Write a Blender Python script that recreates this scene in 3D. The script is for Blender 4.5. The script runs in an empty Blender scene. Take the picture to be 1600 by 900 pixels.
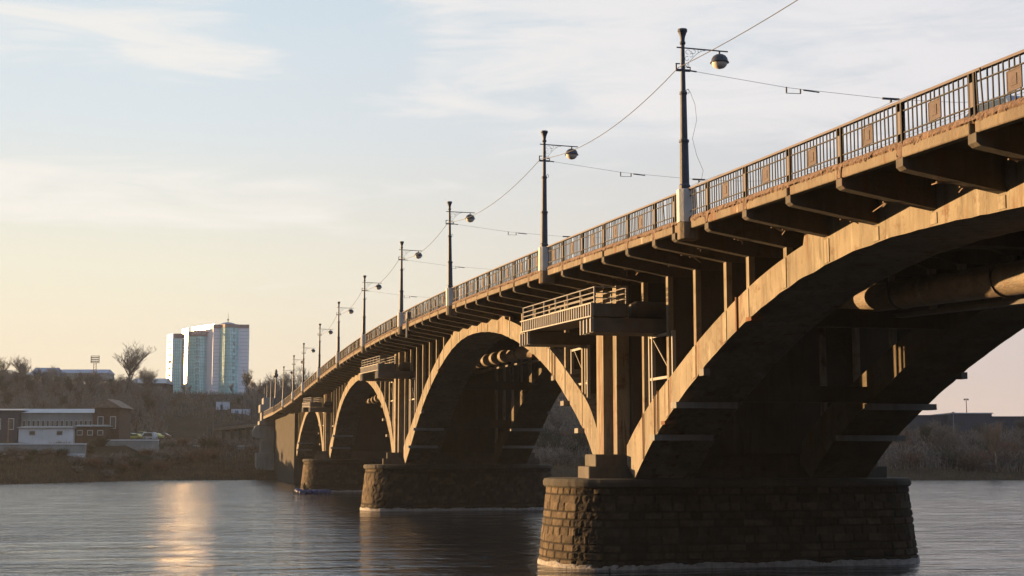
import bpy, math, random
import numpy as np
from mathutils import Vector, noise
C = bpy.context.scene.collection
S = bpy.context.scene
R_ = math.radians
# ------------------------------------------------------------------ camera
FPX, PITCH, YAW = 2222.0, R_(6.72), R_(13.0)
cam = bpy.data.cameras.new('camera'); co = bpy.data.objects.new('camera', cam); C.objects.link(co)
cam.sensor_width = 36.0; cam.lens = 36.0 * FPX / 1600; cam.clip_end = 6000; cam.clip_start = 0.1
co.location = (0, 0, 0); co.rotation_euler = (R_(90) + PITCH, 0, -YAW)
S.camera = co
# ------------------------------------------------------------------ light
SUN_AZ = R_(39)           # from -X towards +Y
SUN_EL = R_(3.9)
sd = Vector((-math.cos(SUN_AZ) * math.cos(SUN_EL), math.sin(SUN_AZ) * math.cos(SUN_EL), math.sin(SUN_EL)))
sl = bpy.data.lights.new('sun', 'SUN'); so = bpy.data.objects.new('sun', sl); C.objects.link(so)
sl.energy = 5.0; sl.angle = R_(0.5); sl.color = (1.0, 0.60, 0.265)
so.rotation_euler = sd.to_track_quat('Z', 'Y').to_euler()
S.view_settings.view_transform = 'Standard'; S.view_settings.look = 'None'
S.view_settings.exposure = 1.7; S.view_settings.gamma = 1.0; S.view_settings.use_curve_mapping = False
S.cycles.max_bounces = 6; S.cycles.glossy_bounces = 3; S.cycles.diffuse_bounces = 3
S.cycles.caustics_reflective = False; S.cycles.caustics_refractive = False
S.cycles.sample_clamp_indirect = 25.0

world = bpy.data.worlds.new("World"); S.world = world; world.use_nodes = True
def make_world():
    nt = world.node_tree; N = nt.nodes; L = nt.links; N.clear()
    def nd(t, **k):
        n = N.new(t)
        for a, b in k.items(): setattr(n, a, b)
        return n
    def math_(op, a, b=None, c=None):
        n = nd('ShaderNodeMath', operation=op)
        for i, v in enumerate((a, b, c)):
            if v is None: continue
            if isinstance(v, (int, float)): n.inputs[i].default_value = v
            else: L.new(v, n.inputs[i])
        return n.outputs[0]
    def ramp(fac, stops, interp='LINEAR'):
        n = nd('ShaderNodeValToRGB'); n.color_ramp.interpolation = interp
        el = n.color_ramp.elements
        while len(el) > 1: el.remove(el[-1])
        for i, (p, c) in enumerate(stops):
            e = el[0] if i == 0 else el.new(p)
            e.position = p; e.color = (*c, 1)
        L.new(fac, n.inputs[0]); return n.outputs[0]
    def mix(fac, a, b, mode='MIX'):
        n = nd('ShaderNodeMix', data_type='RGBA', blend_type=mode)
        if isinstance(fac, (int, float)): n.inputs[0].default_value = fac
        else: L.new(fac, n.inputs[0])
        for i, v in ((6, a), (7, b)):
            if isinstance(v, tuple): n.inputs[i].default_value = (*v, 1)
            else: L.new(v, n.inputs[i])
        return n.outputs[2]
    tc = nd('ShaderNodeTexCoord'); sep = nd('ShaderNodeSeparateXYZ'); L.new(tc.outputs['Generated'], sep.inputs[0])
    x, y, z = sep.outputs
    sky = nd('ShaderNodeTexSky', sky_type='NISHITA', sun_disc=False)
    sky.sun_elevation = SUN_EL; sky.sun_rotation = math.atan2(sd.x, sd.y)
    sky.air_density = 1.0; sky.dust_density = 1.5; sky.ozone_density = 1.5
    zc = math_('MAXIMUM', z, 0.0)
    # colour of the evening air by height
    grad = ramp(math_('MULTIPLY', zc, 2.2), [(0.0, (6.9, 5.5, 4.0)), (0.12, (7.1, 6.15, 4.7)), (0.28, (6.95, 6.65, 5.5)), (0.5, (5.85, 6.4, 6.75)), (0.75, (4.95, 6.0, 6.75)), (1.0, (2.6, 4.4, 6.8))])
    sunside = math_('MULTIPLY_ADD', x, sd.x, math_('MULTIPLY', y, sd.y))
    # toward the right (away from the sun) the low air turns pinkish grey
    pink = ramp(math_('MULTIPLY', zc, 2.2), [(0.0, (5.2, 4.15, 3.9)), (0.3, (5.4, 5.0, 5.1)), (0.6, (5.2, 5.6, 6.1)), (1.0, (3.2, 4.4, 5.6))])
    fs = nd('ShaderNodeMapRange'); L.new(sunside, fs.inputs[0]); fs.inputs[1].default_value = 0.12; fs.inputs[2].default_value = 0.62
    base = mix(fs.outputs[0], pink, grad)
    base = mix(0.12, base, sky.outputs[0])
    # thin high cloud, laid out on a plane overhead
    inv = math_('DIVIDE', 1.0, math_('ADD', zc, 0.10))
    cx = math_('MULTIPLY', x, inv); cy = math_('MULTIPLY', y, inv)
    cb = nd('ShaderNodeCombineXYZ'); L.new(cx, cb.inputs[0]); L.new(cy, cb.inputs[1])
    mp = nd('ShaderNodeMapping'); L.new(cb.outputs[0], mp.inputs[0]); mp.inputs['Rotation'].default_value = (0, 0, R_(18)); mp.inputs['Scale'].default_value = (0.62, 1.15, 1); mp.inputs['Location'].default_value = (1.6, 0.35, 0)
    n1 = nd('ShaderNodeTexNoise'); L.new(mp.outputs[0], n1.inputs[0]); n1.inputs['Scale'].default_value = 0.85; n1.inputs['Detail'].default_value = 9; n1.inputs['Roughness'].default_value = 0.62; n1.inputs['Distortion'].default_value = 0.35
    def sst(v, a, b):
        n = nd('ShaderNodeMapRange'); n.interpolation_type = 'SMOOTHSTEP'; L.new(v, n.inputs[0]); n.inputs[1].default_value = a; n.inputs[2].default_value = b; return n.outputs[0]
    # cloud banks: a high one over the bridge, a thin one upper left, a low streaky band on the left
    ta = math_('DIVIDE', x, math_('MAXIMUM', y, 0.05))
    b1 = math_('MULTIPLY', sst(ta, .115, .185), sst(z, .19, .245))
    b2 = math_('MULTIPLY', math_('MULTIPLY', sst(ta, .10, -.02), sst(z, .235, .275)), .8)
    b3 = math_('MULTIPLY', math_('MULTIPLY', sst(z, .145, .165), sst(z, .205, .180)), sst(ta, .22, .05))
    b4 = math_('MULTIPLY', sst(math_('ABSOLUTE', x), .6, .9), .6)
    bias = math_('MAXIMUM', math_('MAXIMUM', b1, b2), math_('MAXIMUM', b3, b4))
    n2 = nd('ShaderNodeTexNoise'); mp2 = nd('ShaderNodeMapping'); L.new(tc.outputs['Generated'], mp2.inputs[0]); mp2.inputs['Rotation'].default_value = (0, R_(-9), 0); mp2.inputs['Scale'].default_value = (7, 7, 38)
    L.new(mp2.outputs[0], n2.inputs[0]); n2.inputs['Scale'].default_value = 1.0; n2.inputs['Detail'].default_value = 10; n2.inputs['Roughness'].default_value = .62; n2.inputs['Distortion'].default_value = .6
    nn = math_('ADD', math_('MULTIPLY', n1.outputs[0], .30), math_('MULTIPLY', n2.outputs[0], .70))
    cmv = sst(math_('ADD', nn, math_('MULTIPLY', math_('SUBTRACT', bias, .5), .20)), .44, .66)
    fade = nd('ShaderNodeMapRange'); L.new(zc, fade.inputs[0]); fade.inputs[1].default_value = 0.05; fade.inputs[2].default_value = 0.13
    cf = math_('MULTIPLY', cmv, math_('MULTIPLY', fade.outputs[0], 0.75))
    ccol = mix(fs.outputs[0], (6.5, 6.3, 6.45), (7.0, 6.7, 6.35))
    col = mix(cf, base, ccol)
    # the half of the sky opposite the sun is the darker half
    dk = nd('ShaderNodeMapRange'); L.new(sunside, dk.inputs[0]); dk.inputs[1].default_value = -0.50; dk.inputs[2].default_value = 0.08; dk.inputs[3].default_value = 0.58; dk.inputs[4].default_value = 0.82
    tf = nd('ShaderNodeMapRange'); L.new(sunside, tf.inputs[0]); tf.inputs[1].default_value = .05; tf.inputs[2].default_value = -.4
    col = mix(tf.outputs[0], col, (3.8, 4.9, 6.6))
    sc = nd('ShaderNodeVectorMath', operation='SCALE'); L.new(col, sc.inputs[0]); 
    # sky dimmed upstream, out of view, added to darken the bridge's shaded faces
    up = nd('ShaderNodeMapRange'); up.interpolation_type = 'SMOOTHSTEP'; L.new(math_('MULTIPLY', x, -1.0), up.inputs[0]); up.inputs[1].default_value = .30; up.inputs[2].default_value = .80; up.inputs[3].default_value = 1.0; up.inputs[4].default_value = .32
    L.new(math_('MULTIPLY', dk.outputs[0], up.outputs[0]), sc.inputs['Scale'])
    bg = nd('ShaderNodeBackground'); bg.inputs[1].default_value = 0.050
    L.new(sc.outputs[0], bg.inputs[0])
    out = nd('ShaderNodeOutputWorld'); L.new(bg.outputs[0], out.inputs[0])
make_world()

# ------------------------------------------------------------------ maths helpers
cy_, sy_ = math.cos(YAW), math.sin(YAW); cp_, sp_ = math.cos(PITCH), math.sin(PITCH)
def W(u, w, z=0.0):
    """u metres to the right, w metres ahead of the viewpoint, both level"""
    return Vector((u * cy_ + w * sy_, -u * sy_ + w * cy_, z))
def ray(X, Y):
    a, b = (X - 800) / FPX, (450 - Y) / FPX
    return a, cp_ - b * sp_, b * cp_ + sp_       # right, forward, up
def AT(X, Y, w):
    r, f, u = ray(X, Y); k = w / f
    return W(r * k, w, u * k)
def UX(X, w): return (X - 800) / FPX * w * 1.0
def ZY(Y, w): return (712 - Y) / FPX * w
WATER = -4.4

# ------------------------------------------------------------------ mesh builder
class MB:
    def __init__(s): s.v = []; s.f = []; s.m = []; s.cur = 0
    def add(s, vs, fs):
        b = len(s.v); s.v += [tuple(p) for p in vs]; s.f += [tuple(b + i for i in f) for f in fs]; s.m += [s.cur] * len(fs); return s
    def hexa(s, p):   # 8 corners: bottom 4 ccw, top 4 ccw
        return s.add(p, [(3, 2, 1, 0), (4, 5, 6, 7), (0, 1, 5, 4), (1, 2, 6, 5), (2, 3, 7, 6), (3, 0, 4, 7)])
    def box(s, x0, x1, y0, y1, z0, z1, dz=0.0):   # dz: rise from y0 to y1
        return s.hexa([(x0, y0, z0), (x1, y0, z0), (x1, y1, z0 + dz), (x0, y1, z0 + dz), (x0, y0, z1), (x1, y0, z1), (x1, y1, z1 + dz), (x0, y1, z1 + dz)])
    def obox(s, c, ax, ay, sx, sy, z0, z1):       # box on plan axes
        c = Vector(c); ax = Vector(ax).normalized() * sx / 2; ay = Vector(ay).normalized() * sy / 2
        q = [c - ax - ay, c + ax - ay, c + ax + ay, c - ax + ay]
        return s.hexa([(p.x, p.y, z0) for p in q] + [(p.x, p.y, z1) for p in q])
    def prism(s, poly, z0, z1):                   # poly ccw in plan
        n = len(poly)
        return s.add([(p[0], p[1], z0) for p in poly] + [(p[0], p[1], z1) for p in poly],
                     [tuple(range(n - 1, -1, -1)), tuple(range(n, 2 * n))] + [(i, (i + 1) % n, n + (i + 1) % n, n + i) for i in range(n)])
    def strip_x(s, lo, hi, x0, x1):               # closed band between curves lo(y,z) and hi(y,z), from x0 to x1
        n = len(lo); V = []
        for x in (x0, x1):
            V += [(x, y, z) for y, z in lo] + [(x, y, z) for y, z in hi]
        F = []
        for i in range(n - 1):
            a, b, c, d = i, i + 1, n + i + 1, n + i
            F.append((a, d, c, b)); F.append((2 * n + a, 2 * n + b, 2 * n + c, 2 * n + d))
            F.append((a, b, 2 * n + b, 2 * n + a)); F.append((d, 2 * n + d, 2 * n + c, c))
        F.append((0, 2 * n, 3 * n, n)); F.append((n - 1, 2 * n - 1, 4 * n - 1, 3 * n - 1))
        return s.add(V, F)
    def poly_y(s, poly, y0, y1):                  # poly in (x,z), extruded in y
        n = len(poly)
        return s.add([(p[0], y0, p[1]) for p in poly] + [(p[0], y1, p[1]) for p in poly],
                     [tuple(range(n)), tuple(range(2 * n - 1, n - 1, -1))] + [(i, n + i, n + (i + 1) % n, (i + 1) % n) for i in range(n)])
    def tube(s, p0, p1, r0, r1=None, n=6, cap=True):
        r1 = r0 if r1 is None else r1
        p0, p1 = Vector(p0), Vector(p1); d = (p1 - p0)
        if d.length < 1e-6: return s
        d.normalize(); a = d.orthogonal().normalized(); b = d.cross(a)
        V = []
        for p, r in ((p0, r0), (p1, r1)):
            for i in range(n):
                t = 2 * math.pi * i / n; V.append(p + (a * math.cos(t) + b * math.sin(t)) * r)
        F = [(i, (i + 1) % n, n + (i + 1) % n, n + i) for i in range(n)]
        if cap: F += [tuple(range(n - 1, -1, -1)), tuple(range(n, 2 * n))]
        return s.add(V, F)
    def path(s, pts, r, n=5):
        for a, b in zip(pts, pts[1:]): s.tube(a, b, r, r, n)
        return s
    def lathe(s, prof, n=16, c=(0, 0, 0), cap=True):
        V = []; 
        for r, z in prof:
            for i in range(n):
                t = 2 * math.pi * (i + .5) / n; V.append((c[0] + r * math.cos(t), c[1] + r * math.sin(t), c[2] + z))
        k = len(prof)
        F = [(j * n + i, j * n + (i + 1) % n, (j + 1) * n + (i + 1) % n, (j + 1) * n + i) for j in range(k - 1) for i in range(n)]
        if cap: F += [tuple(range(n - 1, -1, -1)), tuple(range((k - 1) * n, k * n))]
        return s.add(V, F)
    def build(s, name, mat, parent=None, smooth=False, bevel=0, loc=None):
        me = bpy.data.meshes.new(name); me.from_pydata(s.v, [], s.f)
        mats = mat if isinstance(mat, (list, tuple)) else [mat]
        for m in mats: me.materials.append(m)
        if len(mats) > 1: me.polygons.foreach_set('material_index', s.m)
        me.update()
        if smooth: me.polygons.foreach_set('use_smooth', [True] * len(me.polygons))
        o = bpy.data.objects.new(name, me); C.objects.link(o)
        if parent: o.parent = parent
        if loc: o.location = loc
        if bevel:
            b = o.modifiers.new('bevel', 'BEVEL'); b.width = bevel; b.segments = 1; b.limit_method = 'ANGLE'
        return o
def tag(o, label=None, cat=None, group=None, kind=None):
    if label: o['label'] = label
    if cat: o['category'] = cat
    if group: o['group'] = group
    if kind: o['kind'] = kind
    return o
def empty(name, loc=(0, 0, 0), rz=0.0):
    o = bpy.data.objects.new(name, None); o.empty_display_size = 0.3; C.objects.link(o); o.location = loc; o.rotation_euler = (0, 0, rz); return o
def copy_tree(o, parent=None):
    c = o.copy(); C.objects.link(c); c.parent = parent
    for ch in o.children: copy_tree(ch, c)
    return c

# ------------------------------------------------------------------ materials
def pmat(name, base, rough=0.8, metal=0.0, var=0.25, scale=1.0, bump=0.0, bscale=8.0, streak=0.0, dark=None, darkamt=0.0, spec=0.3, trans=0.0, stretch=(1, 1, 1)):
    m = bpy.data.materials.new(name); m.use_nodes = True
    nt = m.node_tree; N = nt.nodes; L = nt.links; b = N['Principled BSDF']
    b.inputs['Roughness'].default_value = rough; b.inputs['Metallic'].default_value = metal
    b.inputs['Specular IOR Level'].default_value = spec
    if trans: b.inputs['Transmission Weight'].default_value = trans
    tc = N.new('ShaderNodeTexCoord'); mp = N.new('ShaderNodeMapping'); mp.inputs['Scale'].default_value = stretch
    L.new(tc.outputs['Object'], mp.inputs[0])
    def noise_(sc, det=5, ro=.6, vec=None):
        n = N.new('ShaderNodeTexNoise'); n.inputs['Scale'].default_value = sc; n.inputs['Detail'].default_value = det; n.inputs['Roughness'].default_value = ro
        L.new(vec or mp.outputs[0], n.inputs[0]); return n.outputs[0]
    def mr(v, a, b_, c=0.0, d=1.0):
        n = N.new('ShaderNodeMapRange'); L.new(v, n.inputs[0])
        for i, q in enumerate((a, b_, c, d)): n.inputs[i + 1].default_value = q
        return n.outputs[0]
    def mix(f, a, c):
        n = N.new('ShaderNodeMix'); n.data_type = 'RGBA'
        if isinstance(f, float): n.inputs[0].default_value = f
        else: L.new(f, n.inputs[0])
        for i, v in ((6, a), (7, c)):
            if isinstance(v, tuple): n.inputs[i].default_value = (*v, 1)
            else: L.new(v, n.inputs[i])
        return n.outputs[2]
    lo = tuple(c * (1 - var) for c in base); hi = tuple(min(1, c * (1 + var)) for c in base)
    col = mix(mr(noise_(scale), .3, .7), lo, hi)
    if streak:
        mp2 = N.new('ShaderNodeMapping'); mp2.inputs['Scale'].default_value = (2.6, 2.6, 0.22); L.new(tc.outputs['Object'], mp2.inputs[0])
        s = noise_(1.3, 6, .65, mp2.outputs[0])
        col = mix(mr(s, .52, .72, 0, streak), col, tuple(c * .45 for c in base))
        s2 = noise_(2.1, 4, .6, mp2.outputs[0])
        col = mix(mr(s2, .60, .74, 0, streak * .6), col, tuple(min(1, c * 1.7) for c in base))
    if dark:
        col = mix(mr(noise_(scale * 2.7, 7, .7), .56, .68, 0, darkamt), col, dark)
    L.new(col, b.inputs['Base Color'])
    if bump:
        bn = N.new('ShaderNodeBump'); bn.inputs['Strength'].default_value = bump; bn.inputs['Distance'].default_value = 0.05
        L.new(noise_(bscale, 8, .65), bn.inputs['Height']); L.new(bn.outputs[0], b.inputs['Normal'])
    return m
M = {}
M['conc'] = pmat('weathered_concrete', (.215, .19, .15), .9, var=.22, scale=.55, bump=.55, bscale=5, streak=1.0, dark=(.10, .055, .03), darkamt=.75)
M['conc_dark'] = pmat('shade_toned_concrete', (.055, .05, .042), .95, var=.25, scale=.5, bump=.5, bscale=5, streak=.6, dark=(.05, .04, .035), darkamt=.7)  # concrete darkened in colour to carry the shade under the bridge
M['edge'] = pmat('edge_concrete', (.165, .14, .108), .9, var=.2, scale=.8, bump=.6, bscale=9, streak=.5, dark=(.2, .13, .08), darkamt=.5)
M['rubble'] = pmat('crumbling_concrete', (.17, .12, .095), .95, var=.45, scale=5, bump=1.0, bscale=22, dark=(.10, .06, .04), darkamt=.7)
M['rib'] = pmat('shade_toned_rib_concrete', (.088, .080, .070), .92, var=.25, scale=.8, bump=.5, bscale=6, streak=.5, dark=(.06, .045, .035), darkamt=.6)  # shade of the cross ribs and plinths is put into this darker colour
M['inner'] = pmat('shade_toned_inner_concrete', (.10, .085, .062), .92, var=.25, scale=.8, bump=.5, bscale=6, streak=.6, dark=(.04, .03, .025), darkamt=.6)  # far rib's copy of the concrete, darkened to paint in its shade
M['pilaster'] = pmat('light_concrete_band', (.26, .235, .19), .9, var=.2, scale=1.2, bump=.5, bscale=8, streak=.9, dark=(.12, .07, .04), darkamt=.5)
M['abut'] = pmat('shade_toned_abutment_stone', (.036, .031, .025), .95, var=.4, scale=.7, bump=.8, bscale=2.5, streak=.6, dark=(.015, .013, .011), darkamt=.6)  # stone colour lowered to paint the shadow lying on the abutment wall
M['conc_grey'] = pmat('grey_concrete', (.20, .20, .195), .9, var=.2, scale=.3, bump=.3, bscale=3, streak=.5)
M['white'] = pmat('white_paint', (.52, .52, .51), .6, var=.10, scale=2, bump=.2, bscale=10, streak=.35, dark=(.35, .33, .3), darkamt=.35)
M['pole'] = pmat('dark_pole_paint', (.045, .058, .085), .5, var=.3, scale=6, bump=.2, bscale=30)
M['rail'] = pmat('brown_rail_iron', (.013, .012, .014), .65, var=.35, scale=3, bump=.3, bscale=40, dark=(.12, .05, .03), darkamt=.12)
M['handrail'] = pmat('worn_handrail', (.080, .066, .078), .6, var=.15, scale=2, bump=.2, bscale=30)
M['plaque'] = pmat('cast_plaque', (.10, .082, .085), .75, var=.25, scale=5, bump=.6, bscale=20)
M['steel'] = pmat('pale_painted_steel', (0.260, 0.254, 0.248), .55, var=.15, scale=1.5, bump=.2, bscale=12, streak=.55, dark=(.26, .13, .07), darkamt=.55)
M['steel_dark'] = pmat('grimy_steel', (0.078, 0.072, 0.066), .7, var=.3, scale=1.2, bump=.3, bscale=12, dark=(.14, .06, .03), darkamt=.6)
M['rust'] = pmat('rusted_steel', (0.136, 0.062, 0.031), .85, var=.3, scale=5, bump=.4, bscale=30)
M['pipe'] = pmat('pipe_wrap', (0.167, 0.136, 0.102), .55, var=.35, scale=1.5, bump=.7, bscale=7, dark=(.16, .1, .06), darkamt=.6, stretch=(3, 1, 3))
M['wire'] = pmat('wire', (.015, .015, .017), .6)
M['globe'] = pmat('milk_glass', (.75, .68, .6), .25, var=.05, spec=.5)
M['ice'] = pmat('ice_crust', (0.260, 0.242, 0.229), .75, var=.3, scale=4, bump=.9, bscale=14, dark=(.06, .05, .045), darkamt=.9)
M['clad'] = pmat('pale_metal_cladding', (.88, .82, .78), .26, metal=.85, var=.05, scale=.2, spec=.6)
M['cladm'] = pmat('pale_wall_render', (.86, .83, .90), .7, var=.06, scale=.15)
M['band'] = pmat('brown_fascia_band', (.26, .20, .21), .7, var=.1, scale=.2)
M['teal'] = pmat('teal_glass', (.56, .93, .92), .25, metal=.15, var=.22, scale=.25, spec=.8)
M['mull'] = pmat('mullion', (.24, .40, .40), .6)
M['darkglass'] = pmat('dark_glass', (.03, .04, .045), .15, spec=.6)
M['winframe'] = pmat('red_brown_window', (.05, .02, .018), .6)
M['roofgrey'] = pmat('pale_roof_sheet', (0.330, 0.364, 0.396), .7, var=.2, scale=.4, streak=.2)
M['roofblue'] = pmat('blue_roof', (0.176, 0.241, 0.364), .6, var=.15, scale=.3)
M['wallcream'] = pmat('cream_wall', (0.605, 0.461, 0.286), .85, var=.15, scale=.3)
M['wallwhite'] = pmat('whitewashed_wall', (0.571, 0.605, 0.660), .85, var=.15, scale=.3, streak=.3)
M['wallgrey'] = pmat('grey_wall', (0.220, 0.236, 0.241), .85, var=.2, scale=.4, streak=.4)
M['brick'] = pmat('brown_brick', (.075, .05, .04), .9, var=.35, scale=1.5)
M['wood'] = pmat('grey_wood', (0.161, 0.124, 0.099), .9, var=.35, scale=1.5)
M['bluehall'] = pmat('blue_sheet_hall', (0.037, 0.046, 0.074), .8, var=.15, scale=.1)
M['bark'] = pmat('bark', (0.068, 0.053, 0.040), .95, var=.3, scale=2)
M['twig'] = pmat('twigs', (.17, .14, .12), .95, var=.65, scale=1.6)
M['twigred'] = pmat('reddish_twigs', (.16, .085, .05), .95, var=.65, scale=1.6)
M['twiggreen'] = pmat('greenish_twigs', (0.043, 0.046, 0.028), .95, var=.65, scale=1.6)
M['birch'] = pmat('birch_bark', (.55, .48, .40), .8, var=.3, scale=2, dark=(.06, .05, .05), darkamt=.8)
M['birchtwig'] = pmat('birch_twigs', (.26, .17, .12), .95, var=.3, scale=1)
M['boat'] = pmat('blue_boat_rubber', (.018, .04, .15), .5, var=.15, scale=3)
M['asphalt'] = pmat('asphalt', (.05, .05, .052), .9, var=.15, scale=2, bump=.2, bscale=30)
M['tyre'] = pmat('tyre_rubber', (.02, .02, .02), .8)
M['cloth'] = pmat('dark_cloth', (.012, .008, .010), .9, var=.2, scale=8)
M['skin'] = pmat('skin', (.42, .25, .18), .6)
M['poster'] = pmat('pale_hoarding', (0.550, 0.605, 0.704), .7, var=.08, scale=.2)

def add_stains(m, amount, rust=(.13, .05, .022), lime=(.42, .40, .35)):
    nt = m.node_tree; N = nt.nodes; L = nt.links; b = N['Principled BSDF']; src = b.inputs['Base Color'].links[0].from_socket
    tc = N.new('ShaderNodeTexCoord')
    def layer(src, scl, lo, hi, colr, amt, det=7):
        mp = N.new('ShaderNodeMapping'); mp.inputs['Scale'].default_value = scl; L.new(tc.outputs['Object'], mp.inputs[0])
        n = N.new('ShaderNodeTexNoise'); n.inputs['Scale'].default_value = 1.0; n.inputs['Detail'].default_value = det; n.inputs['Roughness'].default_value = .7; L.new(mp.outputs[0], n.inputs[0])
        r = N.new('ShaderNodeMapRange'); L.new(n.outputs[0], r.inputs[0]); r.inputs[1].default_value = lo; r.inputs[2].default_value = hi; r.inputs[4].default_value = amt
        x = N.new('ShaderNodeMix'); x.data_type = 'RGBA'; L.new(r.outputs[0], x.inputs[0]); L.new(src, x.inputs[6]); x.inputs[7].default_value = (*colr, 1); return x.outputs[2]
    src = layer(src, (1.2, 1.6, .18), .56, .66, rust, amount)
    src = layer(src, (4, 5, .3), .60, .68, (.05, .04, .03), amount)
    src = layer(src, (.9, 1.1, .35), .60, .70, lime, amount * .8)
    src = layer(src, (.6, .55, .6), .60, .63, (.12, .10, .08), amount * .6, 3)
    L.new(src, b.inputs['Base Color'])
for k in ('conc', 'edge', 'pilaster'): add_stains(M[k], .75)
for k in ('rib', 'inner'): add_stains(M[k], .5, lime=(.16, .15, .13))
add_stains(M['pipe'], .6)
def paint(name, c, rough=.3): return pmat(name, c, rough, var=.05, scale=1, spec=.5)

# stone of the piers: colour by block attribute
def stone_mat():
    m = bpy.data.materials.new('rock_faced_granite'); m.use_nodes = True; N = m.node_tree.nodes; L = m.node_tree.links; b = N['Principled BSDF']
    b.inputs['Roughness'].default_value = .95; b.inputs['Specular IOR Level'].default_value = .15
    at = N.new('ShaderNodeAttribute'); at.attribute_name = 'blk'
    r = N.new('ShaderNodeValToRGB'); e = r.color_ramp.elements
    e[0].position = 0; e[0].color = (.02, .017, .014, 1); e[1].position = 1; e[1].color = (.18, .14, .095, 1)
    k = e.new(.25); k.color = (.045, .037, .029, 1)
    L.new(at.outputs['Fac'], r.inputs[0])
    tc = N.new('ShaderNodeTexCoord'); n = N.new('ShaderNodeTexNoise'); n.inputs['Scale'].default_value = 3; n.inputs['Detail'].default_value = 8; n.inputs['Roughness'].default_value = .7
    L.new(tc.outputs['Object'], n.inputs[0])
    mx = N.new('ShaderNodeMix'); mx.data_type = 'RGBA'; mx.blend_type = 'MULTIPLY'; mx.inputs[0].default_value = .8
    r2 = N.new('ShaderNodeValToRGB'); r2.color_ramp.elements[0].position = .35; r2.color_ramp.elements[0].color = (.35, .32, .3, 1); r2.color_ramp.elements[1].position = .65
    L.new(n.outputs[0], r2.inputs[0]); L.new(r.outputs[0], mx.inputs[6]); L.new(r2.outputs[0], mx.inputs[7]); L.new(mx.outputs[2], b.inputs['Base Color'])
    bp = N.new('ShaderNodeBump'); bp.inputs['Strength'].default_value = .7; bp.inputs['Distance'].default_value = .04
    n3 = N.new('ShaderNodeTexNoise'); n3.inputs['Scale'].default_value = 14; n3.inputs['Detail'].default_value = 8; L.new(tc.outputs['Object'], n3.inputs[0])
    L.new(n3.outputs[0], bp.inputs['Height']); L.new(bp.outputs[0], b.inputs['Normal'])
    return m
M['stone'] = stone_mat()

def water_mat():
    m = bpy.data.materials.new('river_water'); m.use_nodes = True; N = m.node_tree.nodes; L = m.node_tree.links; b = N['Principled BSDF']
    b.inputs['Base Color'].default_value = (.006, .014, .024, 1); b.inputs['Roughness'].default_value = .20; b.inputs['IOR'].default_value = 2.1
    tc = N.new('ShaderNodeTexCoord'); mp = N.new('ShaderNodeMapping'); mp.inputs['Rotation'].default_value = (0, 0, YAW + R_(8)); mp.inputs['Scale'].default_value = (.62, 1.0, 1)
    L.new(tc.outputs['Object'], mp.inputs[0])
    def nz(sc, det, rough, dist=0.0, kind=None):
        n = N.new('ShaderNodeTexNoise'); n.inputs['Scale'].default_value = sc; n.inputs['Detail'].default_value = det; n.inputs['Roughness'].default_value = rough; n.inputs['Distortion'].default_value = dist
        L.new(mp.outputs[0], n.inputs[0]); return n.outputs[0]
    def mul(a, k):
        n = N.new('ShaderNodeMath'); n.operation = 'MULTIPLY'; L.new(a, n.inputs[0])
        if isinstance(k, float): n.inputs[1].default_value = k
        else: L.new(k, n.inputs[1])
        return n.outputs[0]
    def add(a, c):
        n = N.new('ShaderNodeMath'); n.operation = 'ADD'; L.new(a, n.inputs[0]); L.new(c, n.inputs[1]); return n.outputs[0]
    # patches of wind
    pt = N.new('ShaderNodeMapRange'); L.new(nz(.045, 4, .6, .5), pt.inputs[0]); pt.inputs[1].default_value = .38; pt.inputs[2].default_value = .64; pt.inputs[3].default_value = .35; pt.inputs[4].default_value = 1.5
    fine = add(mul(nz(2.8, 3, .6, .5), .035), mul(nz(.95, 3, .55, .9), .15))
    mp3 = N.new('ShaderNodeMapping'); mp3.inputs['Rotation'].default_value = (0, 0, YAW); mp3.inputs['Scale'].default_value = (.42, 1.0, 1); L.new(tc.outputs['Object'], mp3.inputs[0])
    ln = N.new('ShaderNodeTexNoise'); ln.inputs['Scale'].default_value = .45; ln.inputs['Detail'].default_value = 5; ln.inputs['Roughness'].default_value = .6; ln.inputs['Distortion'].default_value = .5; L.new(mp3.outputs[0], ln.inputs[0])
    rg = N.new('ShaderNodeMapRange'); L.new(ln.outputs[0], rg.inputs[0]); rg.inputs[1].default_value = .42; rg.inputs[2].default_value = .68; rg.inputs[3].default_value = .06; rg.inputs[4].default_value = .20
    L.new(rg.outputs[0], b.inputs['Roughness'])
    h = add(add(mul(fine, pt.outputs[0]), mul(nz(.13, 2, .5, .4), .10)), mul(ln.outputs[0], .34))
    bp = N.new('ShaderNodeBump'); bp.inputs['Strength'].default_value = 1.0; bp.inputs['Distance'].default_value = 1.0
    L.new(h, bp.inputs['Height']); L.new(bp.outputs[0], b.inputs['Normal'])
    return m
M['water'] = water_mat()

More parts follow.
